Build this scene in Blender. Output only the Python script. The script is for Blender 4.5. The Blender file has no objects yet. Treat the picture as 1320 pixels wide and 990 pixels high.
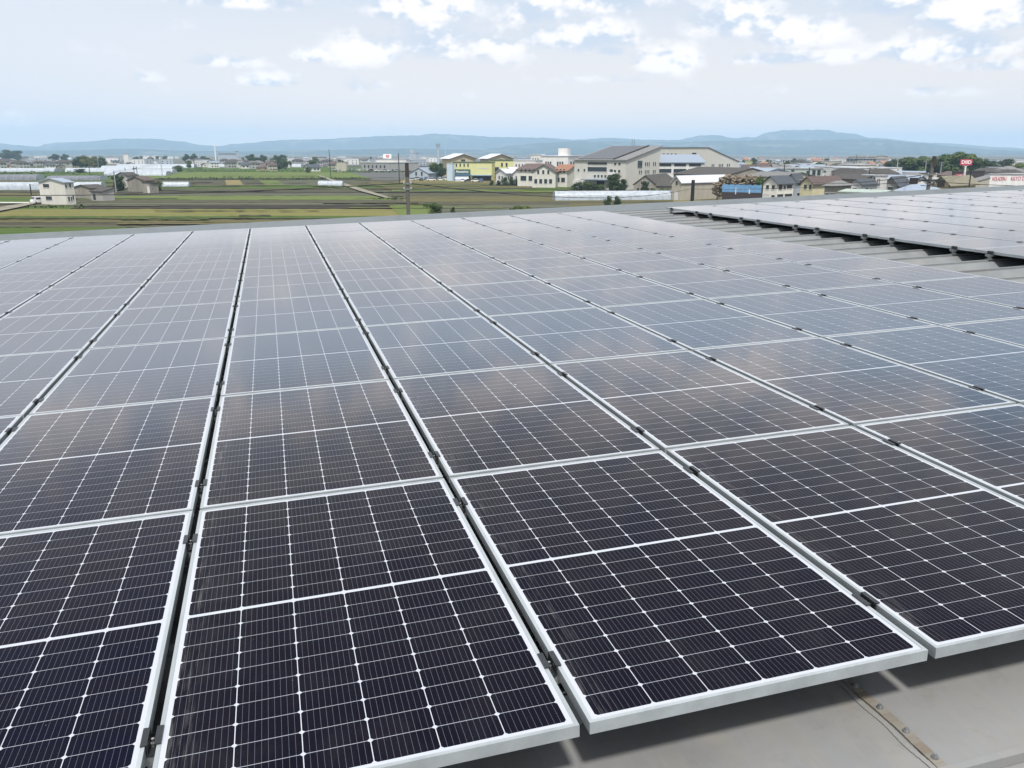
import bpy, bmesh, math, random
from mathutils import Vector, Matrix
random.seed(7)
R = math.radians
S = bpy.context.scene
C = S.collection

# ------------------------------------------------------------------ camera
F = 1083.6
RIGHT = Vector((0.962102, -0.272689, 0.000144))
UPV = Vector((0.072136, 0.255019, 0.964241))
BACK = Vector((-0.262975, -0.927688, 0.265025))
CAM = Vector((0.384057, -1.712273, 12.5))
cd = bpy.data.cameras.new('camera'); cam = bpy.data.objects.new('camera', cd); C.objects.link(cam)
cam.matrix_world = Matrix((
    (RIGHT.x, UPV.x, BACK.x, CAM.x), (RIGHT.y, UPV.y, BACK.y, CAM.y), (RIGHT.z, UPV.z, BACK.z, CAM.z), (0, 0, 0, 1)))
cd.sensor_fit = 'HORIZONTAL'; cd.sensor_width = 36; cd.lens = F / 1320 * 36
cd.clip_start = 0.05; cd.clip_end = 40000
S.camera = cam

# ------------------------------------------------------------------ light, sky, exposure
SUN_EL = 59.0
SUN_AZ = 192.0        # clockwise from +Y
S.view_settings.view_transform = 'Standard'; S.view_settings.look = 'None'
S.view_settings.exposure = 0.12; S.view_settings.gamma = 1.0
S.view_settings.use_curve_mapping = False
S.render.engine = 'CYCLES'
cy = S.cycles
cy.max_bounces = 5; cy.diffuse_bounces = 2; cy.glossy_bounces = 3; cy.transmission_bounces = 4
cy.transparent_max_bounces = 6; cy.volume_bounces = 1; cy.use_denoising = True
cy.caustics_reflective = False; cy.caustics_refractive = False
cy.use_adaptive_sampling = True; cy.adaptive_threshold = 0.01; cy.sample_clamp_indirect = 6

sd = bpy.data.lights.new('sun', 'SUN'); sun = bpy.data.objects.new('sun', sd); C.objects.link(sun)
sd.energy = 4.2; sd.angle = R(6.0); sd.color = (1.0, 0.955, 0.89)
to_sun = Vector((math.sin(R(SUN_AZ)) * math.cos(R(SUN_EL)), math.cos(R(SUN_AZ)) * math.cos(R(SUN_EL)), math.sin(R(SUN_EL))))
sun.rotation_euler = to_sun.to_track_quat('Z', 'Y').to_euler()

def ray(px, py):
    return RIGHT * ((px - 660) / F) - UPV * ((py - 495) / F) - BACK
HD = Vector((-BACK.x, -BACK.y, 0)).normalized()       # heading on the ground
RT = Vector((HD.y, -HD.x, 0))
def P(px, py, D):
    """point seen at (px,py) that stands D metres ahead along the heading"""
    d = ray(px, py); return CAM + d * (D / d.dot(HD))
def G(px, py, z=0.0):
    d = ray(px, py); return CAM + d * ((z - CAM.z) / d.z)
def Z(py, D, px=660):
    return P(px, py, D).z
def depth(py):
    return (G(660, py) - CAM).dot(HD)

class NT:
    def __init__(s, tree): s.t = tree; s.n = tree.nodes; s.l = tree.links
    def node(s, kind, **kw):
        n = s.n.new(kind)
        for k, v in kw.items(): setattr(n, k, v)
        return n
    def _in(s, sock, v):
        if v is None: return
        if isinstance(v, bpy.types.NodeSocket): s.l.new(v, sock)
        else: sock.default_value = v
    def math(s, op, a, b=None, c=None, clamp=False):
        n = s.node('ShaderNodeMath', operation=op, use_clamp=clamp)
        s._in(n.inputs[0], a); s._in(n.inputs[1], b); s._in(n.inputs[2], c)
        return n.outputs[0]
    def vmath(s, op, a, b=None, out=0):
        n = s.node('ShaderNodeVectorMath', operation=op)
        s._in(n.inputs[0], a); s._in(n.inputs[1], b)
        return n.outputs[out]
    def mr(s, v, a, b, c=0.0, d=1.0, interp='SMOOTHSTEP'):
        n = s.node('ShaderNodeMapRange', interpolation_type=interp)
        s._in(n.inputs[0], v); s._in(n.inputs[1], a); s._in(n.inputs[2], b); s._in(n.inputs[3], c); s._in(n.inputs[4], d)
        return n.outputs[0]
    def noise(s, vec, scale, detail=3, rough=0.5, dist=0.0):
        n = s.node('ShaderNodeTexNoise'); s._in(n.inputs['Vector'], vec)
        n.inputs['Scale'].default_value = scale; n.inputs['Detail'].default_value = detail
        n.inputs['Roughness'].default_value = rough; n.inputs['Distortion'].default_value = dist
        return n.outputs['Fac']
    def mix(s, f, a, b):
        n = s.node('ShaderNodeMix', data_type='RGBA')
        s._in(n.inputs[0], f); s._in(n.inputs[6], a); s._in(n.inputs[7], b)
        return n.outputs[2]
    def comb(s, x, y, z):
        n = s.node('ShaderNodeCombineXYZ'); s._in(n.inputs[0], x); s._in(n.inputs[1], y); s._in(n.inputs[2], z)
        return n.outputs[0]
    def sep(s, v):
        n = s.node('ShaderNodeSeparateXYZ'); s._in(n.inputs[0], v); return n.outputs
    def mapping(s, v, loc=(0, 0, 0), rot=(0, 0, 0), sc=(1, 1, 1)):
        n = s.node('ShaderNodeMapping'); s._in(n.inputs[0], v)
        n.inputs[1].default_value = loc; n.inputs[2].default_value = rot; n.inputs[3].default_value = sc
        return n.outputs[0]

HDG = math.atan2(HD.x, HD.y)
def build_world():
    w = bpy.data.worlds.new('World'); S.world = w; w.use_nodes = True
    t = NT(w.node_tree); w.node_tree.nodes.clear()
    out = t.node('ShaderNodeOutputWorld'); bg = t.node('ShaderNodeBackground')
    bg.inputs[1].default_value = 0.1
    t.l.new(bg.outputs[0], out.inputs[0])
    sky = t.node('ShaderNodeTexSky', sky_type='NISHITA'); sky.sun_disc = False
    sky.sun_elevation = R(SUN_EL); sky.sun_rotation = R(SUN_AZ)
    sky.air_density = 1.0; sky.dust_density = 2.5; sky.ozone_density = 1.5; sky.altitude = 20
    tc = t.node('ShaderNodeTexCoord')
    v = t.mapping(t.vmath('NORMALIZE', tc.outputs['Generated']), rot=(0, 0, HDG))
    x, y, z = t.sep(v)
    a = t.math('ARCTAN2', x, y); e = t.math('ARCSINE', z)
    ae = t.comb(a, e, 0.0)
    # broad cloud bodies placed by azimuth and elevation of the real sky
    blobs = [(310, 2, 95, 16, 1.0), (285, 80, 58, 15, .95), (335, 104, 60, 13, .75), (402, 73, 28, 11, .9), (195, 101, 30, 10, .55), (37, 104, 24, 8, .35),
             (540, 10, 100, 30, 1.0), (480, 66, 60, 34, .95), (600, 62, 150, 40, .8), (735, 52, 120, 34, .85), (770, 2, 90, 26, 1.0), (470, 112, 60, 14, .5),
             (765, 103, 70, 13, .75), (785, 67, 26, 12, .95), (865, 78, 60, 28, .9), (935, 28, 75, 40, 1.0), (1045, 42, 80, 34, 1.0), (1010, 76, 120, 14, .8),
             (1265, 22, 95, 30, 1.15), (1200, 66, 150, 24, .9), (1195, 118, 32, 12, .6), (1252, 120, 32, 10, .5), (1130, 8, 130, 26, .8), (610, 125, 60, 9, .4),
             (900, 120, 60, 10, .35), (690, 20, 80, 30, .8), (1290, 84, 60, 16, .7)]
    m = None
    for (px, py, rx, ry, s) in blobs:
        d = ray(px, py).normalized(); aa = math.atan2(d.dot(RT), d.dot(HD)); ee = math.asin(d.z)
        q = t.vmath('MULTIPLY', t.vmath('SUBTRACT', ae, (aa, ee, 0)), (1180 / rx, 1180 / ry, 0))
        qx, qy, _ = t.sep(q); qy = t.math('MAXIMUM', qy, t.math('MULTIPLY', qy, -1.7))      # flat bases, billowing tops
        k = t.mr(t.math('SQRT', t.math('ADD', t.math('MULTIPLY', qx, qx), t.math('MULTIPLY', qy, qy))), 1.6, 0.05, 0.0, s)
        m = k if m is None else t.math('MAXIMUM', m, k)
    # overhead cloud field for everything above the frame
    pl = t.math('ADD', t.math('MAXIMUM', z, 0.0), 0.12)
    pv = t.comb(t.math('DIVIDE', x, pl), t.math('DIVIDE', y, pl), 0.0)
    big = t.noise(pv, .75, 4, .55, .3)
    high = t.math('MULTIPLY', t.mr(e, R(10), R(18)), t.mr(big, .28, .48))
    m = t.math('MAXIMUM', m, high)
    # thin streaks low in the sky
    low = t.math('MULTIPLY', t.mr(t.noise(t.vmath('MULTIPLY', ae, (1, 3.5, 1)), 7, 4, .55), .45, .7), .22)
    m = t.math('MAXIMUM', m, low)
    q = t.vmath('MULTIPLY', ae, (1, 1.45, 1))
    n1 = t.noise(q, 12, 10, .60, .0)
    dens = t.mr(t.math('ADD', m, t.math('MULTIPLY', t.math('SUBTRACT', n1, .5), 2.6)), .20, .92)
    s1 = t.noise(q, 12, 4, .60); s2 = t.noise(t.vmath('ADD', q, (.004, .022, 0)), 12, 4, .60)
    lit = t.mr(t.math('SUBTRACT', s1, s2), -.07, .06)      # bright on the upper billows, greyer underneath
    cloud = t.mix(lit, (6.3, 7.1, 8.3, 1), (11.4, 10.8, 10.5, 1))
    veil = t.mix(t.mr(e, R(-1), R(17)), (12.0, 10.2, 8.9, 1), (5.0, 6.9, 9.1, 1))
    base = t.mix(0.85, sky.outputs[0], veil)
    # brighter milky air on the left of the view
    milk = t.mr(a, R(-2), R(-42), 0.0, .75)
    base = t.mix(milk, base, (7.9, 8.3, 9.2, 1))
    col = t.mix(t.math('MULTIPLY', dens, .92), base, cloud)
    below = t.mr(z, -0.02, 0.0)
    col = t.mix(below, (3.0, 3.2, 3.0, 1), col)
    t.l.new(col, bg.inputs[0])
    w.cycles.sampling_method = 'MANUAL'; w.cycles.sample_map_resolution = 512
build_world()

# ------------------------------------------------------------------ mesh helpers
class MB:
    def __init__(s): s.v = []; s.f = []; s.m = None
    def add(s, vs, fs):
        o = len(s.v); s.v += [tuple(x) for x in vs]; s.f += [tuple(i + o for i in f) for f in fs]; return s
    def box(s, x0, x1, y0, y1, z0, z1, M=None):
        vs = [(x, y, z) for z in (z0, z1) for y in (y0, y1) for x in (x0, x1)]
        if M is not None: vs = [M @ Vector(p) for p in vs]
        return s.add(vs, [(0, 2, 3, 1), (4, 5, 7, 6), (0, 1, 5, 4), (2, 6, 7, 3), (0, 4, 6, 2), (1, 3, 7, 5)])
    def slab(s, poly, th):
        """planar polygon thickened downwards"""
        n = len(poly); top = [Vector(p) for p in poly]; bot = [p - Vector((0, 0, th)) for p in top]
        nrm = (top[1] - top[0]).cross(top[2] - top[0])
        if nrm.z < 0: top.reverse(); bot.reverse()
        fs = [tuple(range(n)), tuple(range(2 * n - 1, n - 1, -1))]
        fs += [(i, i + n, (i + 1) % n + n, (i + 1) % n) for i in range(n)]
        return s.add(top + bot, fs)
    def prism(s, poly2, axis, a0, a1, M=None):
        """closed profile poly2 extruded along axis 'x' or 'y' or 'z'"""
        n = len(poly2)
        def mk(p, a):
            return (a, p[0], p[1]) if axis == 'x' else ((p[0], a, p[1]) if axis == 'y' else (p[0], p[1], a))
        vs = [mk(p, a0) for p in poly2] + [mk(p, a1) for p in poly2]
        if M is not None: vs = [M @ Vector(p) for p in vs]
        return s.add(vs, [tuple(range(n)), tuple(range(2 * n - 1, n - 1, -1))] + [(i, (i + 1) % n, (i + 1) % n + n, i + n) for i in range(n)])
    def tube(s, a, b, r0, r1=None, n=8, cap=True):
        a = Vector(a); b = Vector(b); r1 = r0 if r1 is None else r1
        d = (b - a).normalized(); u = d.orthogonal().normalized(); w = d.cross(u)
        vs = []
        for c, r in ((a, r0), (b, r1)):
            for i in range(n):
                t = 2 * math.pi * i / n; vs.append(c + u * math.cos(t) * r + w * math.sin(t) * r)
        fs = [(i, (i + 1) % n, (i + 1) % n + n, i + n) for i in range(n)]
        if cap: fs += [tuple(range(n))[::-1], tuple(range(n, 2 * n))]
        return s.add(vs, fs)
    def build(s, name, mat, parent=None, fix=True, smooth=False):
        me = bpy.data.meshes.new(name); me.from_pydata(s.v, [], s.f)
        if fix:
            bm = bmesh.new(); bm.from_mesh(me); bmesh.ops.recalc_face_normals(bm, faces=bm.faces); bm.to_mesh(me); bm.free()
        if smooth:
            for p in me.polygons: p.use_smooth = True
        me.materials.append(mat)
        o = bpy.data.objects.new(name, me); C.objects.link(o)
        if parent: o.parent = parent
        return o

def tag(o, label=None, cat=None, group=None, kind=None):
    if label: o['label'] = label
    if cat: o['category'] = cat
    if group: o['group'] = group
    if kind: o['kind'] = kind
    return o
def empty(name, loc, rz=0.0):
    o = bpy.data.objects.new(name, None); C.objects.link(o)
    o.location = loc; o.rotation_euler = (0, 0, rz); o.empty_display_size = .3
    return o
def copy_tree(o, parent=None):
    c = o.copy(); C.objects.link(c); c.parent = parent
    for ch in [x for x in kids.get(o.name, [])]:
        copy_tree(ch, c)
    return c
kids = {}
def remember(o):
    """note the children of a prototype once, so copies need no search"""
    def walk(p):
        kids[p.name] = list(p.children)
        for x in p.children: walk(x)
    bpy.context.view_layer.update(); walk(o); return o

# ------------------------------------------------------------------ materials
MATS = {}
def pbr(name, col, rough=.6, metal=0.0, var=.0, scale=3.0, spec=.5, coord='Object', stretch=(1, 1, 1), col2=None, bump=0.0, ior=1.5):
    if name in MATS: return MATS[name]
    m = bpy.data.materials.new(name); m.use_nodes = True; t = NT(m.node_tree)
    b = m.node_tree.nodes['Principled BSDF']
    b.inputs['Roughness'].default_value = rough; b.inputs['Metallic'].default_value = metal
    b.inputs['Specular IOR Level'].default_value = spec; b.inputs['IOR'].default_value = ior
    c = tuple(col) + (1,)
    if var > 0 or col2 is not None:
        tc = t.node('ShaderNodeTexCoord')
        v = t.mapping(tc.outputs[coord], sc=stretch)
        n = t.noise(v, scale, 5, .6)
        f = t.mr(n, .3, .7)
        c2 = tuple(col2) + (1,) if col2 is not None else tuple(x * (1 - var) for x in col) + (1,)
        oi = t.node('ShaderNodeObjectInfo')
        k = t.mr(oi.outputs['Random'], 0, 1, .9, 1.08, 'LINEAR')
        hs = t.node('ShaderNodeHueSaturation'); t.l.new(t.mix(f, c, c2), hs.inputs['Color']); t.l.new(k, hs.inputs['Value'])
        t.l.new(hs.outputs[0], b.inputs['Base Color'])
        if bump:
            bn = t.node('ShaderNodeBump'); bn.inputs['Strength'].default_value = bump; bn.inputs['Distance'].default_value = .02
            t.l.new(n, bn.inputs['Height']); t.l.new(bn.outputs[0], b.inputs['Normal'])
    else: b.inputs['Base Color'].default_value = c
    MATS[name] = m; return m

def glass_cells():
    """solar glass: half-cut mono cells, 6 x 20, nine busbars each, white backsheet; UV in metres"""
    m = bpy.data.materials.new('solar_cells'); m.use_nodes = True; t = NT(m.node_tree); b = m.node_tree.nodes['Principled BSDF']
    uv = t.node('ShaderNodeUVMap'); x, y, _ = t.sep(uv.outputs[0])
    oi = t.node('ShaderNodeObjectInfo'); rnd = oi.outputs['Random']
    x0, cw = .024, (1.038 - .048) / 6
    y0, mid = .024, .0145
    ch = (1.755 - .048 - mid) / 20
    # fold y about the middle bar
    yc = t.math('SUBTRACT', t.math('ABSOLUTE', t.math('SUBTRACT', y, .8775)), mid / 2)      # 0 at bar edge
    xc = t.math('SUBTRACT', x, x0)
    fx = t.math('MULTIPLY', t.math('FRACT', t.math('DIVIDE', xc, cw)), cw)
    fy = t.math('MULTIPLY', t.math('FRACT', t.math('DIVIDE', yc, ch)), ch)
    dx = t.math('MINIMUM', fx, t.math('SUBTRACT', cw, fx))
    dy = t.math('MINIMUM', fy, t.math('SUBTRACT', ch, fy))
    inx = t.math('MULTIPLY', t.math('GREATER_THAN', xc, 0.0), t.math('LESS_THAN', xc, cw * 6))
    iny = t.math('MULTIPLY', t.math('GREATER_THAN', yc, 0.0), t.math('LESS_THAN', yc, ch * 10))
    inside = t.math('MULTIPLY', inx, iny)
    cell = t.math('MULTIPLY', t.math('GREATER_THAN', dx, .00125), t.math('GREATER_THAN', dy, .0007))
    corner = t.math('GREATER_THAN', t.math('ADD', dx, dy), .0085)
    cell = t.math('MULTIPLY', t.math('MULTIPLY', cell, corner), inside)
    # busbars
    bw = cw / 10
    fb = t.math('MULTIPLY', t.math('ABSOLUTE', t.math('SUBTRACT', t.math('FRACT', t.math('DIVIDE', fx, bw)), .5)), bw)
    notedge = t.math('MULTIPLY', t.math('GREATER_THAN', fx, bw * .0), 1.0)
    bus = t.math('MULTIPLY', t.math('LESS_THAN', t.math('ABSOLUTE', t.math('SUBTRACT', fb, bw * .5)), .00042), notedge)
    # cell to cell tint
    cid = t.comb(t.math('FLOOR', t.math('DIVIDE', xc, cw)), t.math('FLOOR', t.math('DIVIDE', y, ch)), t.math('MULTIPLY', rnd, 40))
    wn = t.node('ShaderNodeTexWhiteNoise'); t.l.new(cid, wn.inputs[0])
    tint = t.mix(wn.outputs[0], (.0034, .0050, .0150, 1), (.0050, .0054, .0125, 1))
    tint = t.mix(t.mr(rnd, .2, .9), tint, (.0052, .0052, .0105, 1))
    c = t.mix(cell, (.43, .455, .50, 1), t.mix(bus, tint, (.10, .105, .14, 1)))
    # dust washed to the low side, and specks
    q = t.comb(t.math('MULTIPLY', x, 22), t.math('ADD', t.math('MULTIPLY', y, 1.6), t.math('MULTIPLY', rnd, 90)), t.math('MULTIPLY', rnd, 30))
    dn = t.noise(q, 4.0, 6, .65)
    edge = t.mr(x, .13, .012)
    dust = t.math('MULTIPLY', t.math('MULTIPLY', edge, t.mr(dn, .46, .80)), .15)
    film = t.math('MULTIPLY', t.math('MULTIPLY', t.mr(t.noise(t.comb(t.math('MULTIPLY', x, 2), y, t.math('MULTIPLY', rnd, 70)), 2.2, 6, .7), .45, .75), t.mr(rnd, .3, 1.0)), .012)
    q2 = t.comb(x, y, t.math('MULTIPLY', rnd, 50))
    sp = t.node('ShaderNodeTexVoronoi'); t.l.new(q2, sp.inputs[0]); sp.inputs['Scale'].default_value = 26
    wn2 = t.node('ShaderNodeTexWhiteNoise'); t.l.new(sp.outputs['Position'], wn2.inputs[0])
    speck = t.math('MULTIPLY', t.math('LESS_THAN', sp.outputs['Distance'], .035), t.math('GREATER_THAN', wn2.outputs[0], .86))
    sp2 = t.node('ShaderNodeTexVoronoi'); t.l.new(q2, sp2.inputs[0]); sp2.inputs['Scale'].default_value = 3.2
    wn3 = t.node('ShaderNodeTexWhiteNoise'); t.l.new(sp2.outputs['Position'], wn3.inputs[0])
    rag = t.math('ADD', sp2.outputs['Distance'], t.math('MULTIPLY', t.noise(q2, 60, 2, .5), .05))
    drop = t.math('MULTIPLY', t.math('LESS_THAN', rag, .052), t.math('GREATER_THAN', wn3.outputs[0], .80))
    speck = t.math('ADD', speck, t.math('MULTIPLY', drop, 2.2))
    d = t.math('ADD', t.math('ADD', dust, film), t.math('MULTIPLY', speck, .25), clamp=True)
    c = t.mix(d, c, (.62, .62, .60, 1))
    t.l.new(c, b.inputs['Base Color'])
    b.inputs['Specular IOR Level'].default_value = 0.0
    rr = t.math('ADD', t.math('MULTIPLY', d, .35), .085)
    t.l.new(rr, b.inputs['Roughness'])
    # the faint unevenness of textured solar glass
    bn = t.node('ShaderNodeBump'); bn.inputs['Strength'].default_value = .02; bn.inputs['Distance'].default_value = .001
    t.l.new(t.noise(q2, 3.0, 2, .5), bn.inputs['Height']); t.l.new(bn.outputs[0], b.inputs['Normal'])
    # anti-reflection coated glass: hardly any mirror image face on, rising steeply towards grazing angles
    ge = t.node('ShaderNodeNewGeometry'); cs = t.math('ABSOLUTE', t.vmath('DOT_PRODUCT', ge.outputs['Incoming'], ge.outputs['Normal'], out=1))
    fc = t.node('ShaderNodeFloatCurve'); cu = fc.mapping.curves[0]
    pts = [(0, 1.0), (.085, .76), (.105, .58), (.14, .50), (.20, .45), (.267, .285), (.342, .10), (.42, .036), (.588, .007), (1.0, .006)]
    cu.points[0].location = pts[0]; cu.points[1].location = pts[-1]
    for p_ in pts[1:-1]: cu.points.new(*p_)
    fc.mapping.update(); t.l.new(cs, fc.inputs['Value'])
    gl = t.node('ShaderNodeBsdfGlossy'); gl.inputs['Color'].default_value = (1.0, .96, .945, 1); t.l.new(rr, gl.inputs['Roughness']); t.l.new(bn.outputs[0], gl.inputs['Normal'])
    mx = t.node('ShaderNodeMixShader'); t.l.new(fc.outputs[0], mx.inputs[0]); t.l.new(b.outputs[0], mx.inputs[1]); t.l.new(gl.outputs[0], mx.inputs[2])
    t.l.new(mx.outputs[0], m.node_tree.nodes['Material Output'].inputs['Surface'])
    return m
M_CELL = glass_cells()
M_ALU = pbr('anodised_frame', (.42, .46, .48), .42, .3, var=.2, scale=9, stretch=(1, .25, 1))
M_CLAMP = pbr('dark_clamp', (.045, .05, .055), .42, .5, var=.2, scale=20)
M_FOOT = pbr('galvanised_foot', (.33, .35, .36), .45, .7, var=.25, scale=30)
M_BOLT = pbr('steel_bolt', (.55, .56, .57), .3, .9)

def roof_mat(name, base, dirt, k=1.0, along='x'):
    m = bpy.data.materials.new(name); m.use_nodes = True; t = NT(m.node_tree); b = m.node_tree.nodes['Principled BSDF']
    tc = t.node('ShaderNodeTexCoord'); o = tc.outputs['Object']
    n1 = t.noise(t.mapping(o, sc=(.5, 6, 1) if along == 'x' else (5, .6, 1)), 2.0, 6, .65)
    n2 = t.noise(o, 1.3, 5, .6); n3 = t.noise(t.mapping(o, sc=(3, 26, 3) if along == 'x' else (24, 2.5, 3)), 3, 4, .6)
    c = t.mix(t.math('MULTIPLY', t.mr(n1, .4, .72), .6 * k), base + (1,), dirt + (1,))
    c = t.mix(t.math('MULTIPLY', t.mr(n2, .46, .72), .65 * k), c, tuple(x * .66 for x in base) + (1,))
    n5 = t.noise(o, 7.5, 8, .75)
    c = t.mix(t.math('MULTIPLY', t.mr(n5, .52, .70), .35 * k), c, tuple(x * .55 for x in dirt) + (1,))
    c = t.mix(t.math('MULTIPLY', t.mr(n3, .5, .8), .25 * k), c, (.30, .30, .29, 1))
    t.l.new(c, b.inputs['Base Color'])
    b.inputs['Metallic'].default_value = .15
    t.l.new(t.mr(n2, .3, .7, .45, .62), b.inputs['Roughness'])
    bn = t.node('ShaderNodeBump'); bn.inputs['Strength'].default_value = .25; bn.inputs['Distance'].default_value = .01
    t.l.new(n2, bn.inputs['Height']); t.l.new(bn.outputs[0], b.inputs['Normal'])
    return m
M_DECK = roof_mat('weathered_roof_sheet', (.20, .215, .225), (.23, .22, .20))
M_FLASH = roof_mat('weathered_flashing', (.245, .25, .255), (.285, .27, .235), 1.0, 'y')
M_RUST = roof_mat('stained_joint_strip', (.25, .235, .205), (.16, .125, .09), 1.3)

# ------------------------------------------------------------------ ground and fields (structure)
def structure(o): o['kind'] = 'structure'; return o
def field_mat(name, a, b_, c_=None, furrow=0.0, sc=.05):
    m = bpy.data.materials.new(name); m.use_nodes = True; t = NT(m.node_tree); b = m.node_tree.nodes['Principled BSDF']
    g = t.node('ShaderNodeNewGeometry'); v = t.mapping(g.outputs['Position'], rot=(0, 0, HDG))
    n1 = t.noise(t.mapping(v, sc=(.22, 1.6, 1)), sc * 2.2, 6, .65); n2 = t.noise(t.mapping(v, sc=(.5, 1, 1)), sc * 14, 5, .65)
    n3 = t.noise(v, 1.8, 4, .7)
    n4 = t.noise(t.mapping(v, sc=(.06, 3.2, 1)), sc * 5, 5, .7)
    c = t.mix(t.mr(n1, .36, .64), a + (1,), b_ + (1,))
    c = t.mix(t.math('MULTIPLY', t.mr(n4, .5, .66), .65), c, tuple(x * .5 for x in (c_ or a)) + (1,))
    c = t.mix(t.math('MULTIPLY', t.mr(n2, .45, .75), .6), c, (c_ or tuple(x * .55 for x in a)) + (1,))
    c = t.mix(t.math('MULTIPLY', t.mr(n3, .45, .8), .5), c, tuple(x * .5 for x in b_) + (1,))
    if furrow:
        yy = t.sep(v)[1]
        wv = t.math('SINE', t.math('ADD', t.math('MULTIPLY', yy, furrow), t.math('MULTIPLY', n1, 6)))
        c = t.mix(t.mr(wv, .1, .9, 0, .62), c, tuple(x * .45 for x in a) + (1,))
    t.l.new(c, b.inputs['Base Color']); b.inputs['Roughness'].default_value = .95; b.inputs['Specular IOR Level'].default_value = .1
    return m
FM = {
    'base': field_mat('ground_mixed', (.075, .080, .040), (.10, .088, .055)),
    'green': field_mat('ground_grass', (.055, .098, .018), (.080, .118, .028), (.048, .06, .020)),
    'bright': field_mat('ground_barley', (.150, .155, .050), (.190, .168, .062), (.095, .112, .036)),
    'pale': field_mat('ground_pale_green', (.100, .145, .036), (.13, .160, .046), (.085, .10, .035)),
    'brown': field_mat('ground_ploughed', (.078, .072, .048), (.095, .088, .060), (.062, .082, .028), .9),
    'dark': field_mat('ground_wet_soil', (.036, .030, .027), (.058, .048, .038), (.045, .05, .022), .7),
    'grey': field_mat('ground_grey_soil', (.115, .112, .082), (.092, .098, .062), (.075, .098, .036), .5),
    'tan': field_mat('ground_straw', (.24, .19, .085), (.19, .165, .075), (.13, .13, .05)),
    'olive': field_mat('ground_olive', (.105, .100, .042), (.125, .108, .05), (.07, .075, .03)),
    'ditch': field_mat('ground_ditch', (.022, .026, .012), (.035, .032, .018)),
    'dirt': field_mat('path_dirt', (.27, .25, .20), (.22, .20, .16)),
    'concrete': field_mat('canal_concrete', (.55, .55, .52), (.48, .48, .45)),
    'asphalt': field_mat('asphalt_road', (.10, .10, .10), (.13, .13, .125)),
    'town': field_mat('town_ground', (.15, .145, .13), (.11, .11, .09), (.06, .075, .035)),
}
g = MB(); c0 = CAM + HD * 3500
Rg = 11800
ring = [(CAM.x + math.cos(k * math.pi / 24) * Rg, CAM.y + math.sin(k * math.pi / 24) * Rg, 0) for k in range(48)]
g.add(ring, [tuple(range(48))])
structure(g.build('ground', FM['base']))
LAY = [0]
def patch(name, mat, pts, z=None, label=None):
    """ground patch whose corners are given by where they lie in the photo"""
    LAY[0] += 1
    zz = .004 * LAY[0] if z is None else z
    rj = random.Random(LAY[0]); fine = []
    for (ax, ay), (bx, by) in zip(pts, pts[1:] + pts[:1]):
        n = max(1, int(abs(bx - ax) / 9)); amp = .30 if ay > 216 and name == 'field' else 0
        for k in range(n): fine.append((ax + (bx - ax) * k / n, ay + (by - ay) * k / n + (rj.uniform(-amp, amp) * (ay - 200) / 60 if k else 0)))
    o = MB().add([G(px, py, zz) for px, py in fine], [tuple(range(len(fine)))]).build(name, FM[mat], fix=False)
    if o.data.polygons[0].normal.z < 0: o.data.flip_normals()
    return structure(o)
def strip(name, mat, y0, y1, x0, x1, x2=None, x3=None):
    return patch(name, mat, [(x0, y0), (x1, y0), (x3 if x3 is not None else x1, y1), (x2 if x2 is not None else x0, y1)])
strip('town_ground', 'town', 198.6, 216, -400, 1800)
strip('town_ground', 'town', 216, 262, 900, 1700, 960, 1900)
strip('town_ground', 'asphalt', 222, 232.5, 430, 700, 425, 690)
strip('field', 'green', 215.5, 222, -300, 470)
strip('field', 'pale', 222, 230, 195, 452, 170, 478)
strip('field', 'green', 222, 233, -300, 195, -300, 170)
strip('field', 'ditch', 230, 232, 170, 478)
strip('field', 'brown', 232, 238.5, 205, 262, 205, 260)
strip('field', 'brown', 232, 238.5, 262, 290, 260, 292)
strip('field', 'tan', 232, 238.5, 290, 309, 292, 314)
strip('field', 'brown', 232, 238.5, 309, 333, 314, 342)
strip('field', 'pale', 232, 238.5, 333, 356, 342, 368)
strip('field', 'grey', 232, 238.5, 356, 420, 368, 420)
strip('field', 'olive', 233, 240, -300, 205)
strip('field', 'green', 238.5, 243, 205, 520, 180, 530)
strip('field', 'grey', 240, 248, -300, 205, -300, 200)
strip('field', 'brown', 243, 247.5, 205, 490, 200, 495)
strip('field', 'dark', 247.5, 248.8, -300, 490)
strip('field', 'grey', 248.8, 252.5, 100, 500)
strip('field', 'olive', 248.8, 254, -300, 100)
strip('field', 'pale', 252.5, 257.5, 100, 505)
strip('field', 'brown', 257.5, 261.5, 95, 520, 95, 526)
strip('field', 'grey', 261.5, 264, 95, 526)
strip('field', 'dark', 264, 269, 90, 530, 80, 535)
strip('field', 'green', 254, 262, -300, 60)
strip('field', 'brown', 262, 270, -300, 40)
strip('field', 'green', 264, 270.5, 40, 95, 20, 90)
strip('field', 'bright', 269.5, 278.5, -60, 528, -90, 552)
strip('field', 'green', 278.5, 281, -300, 560)
strip('field', 'ditch', 281, 283, -300, 560)
strip('field', 'olive', 283, 286.5, -300, 560)
strip('field', 'dark', 286.5, 288, -300, 300)
strip('field', 'brown', 288, 293, -300, 560)
strip('field', 'green', 293, 330, -400, 700)
strip('field', 'tan', 230.5, 235, 520, 700, 515, 716)
strip('field', 'olive', 235, 243, 470, 730, 500, 800)
strip('field', 'dark', 242.4, 243.6, 470, 900)
strip('field', 'pale', 243.6, 247, 505, 720)
strip('field', 'dark', 247, 249, 500, 720)
strip('field', 'brown', 249, 253, 500, 760)
strip('field', 'olive', 253, 260, 520, 960)
strip('field', 'brown', 260, 263, 530, 900)
strip('field', 'grey', 263, 277, 552, 760, 570, 760)
strip('field', 'pale', 264, 282, 500, 552, 520, 570)
strip('field', 'green', 240, 243.5, 690, 860)
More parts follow.
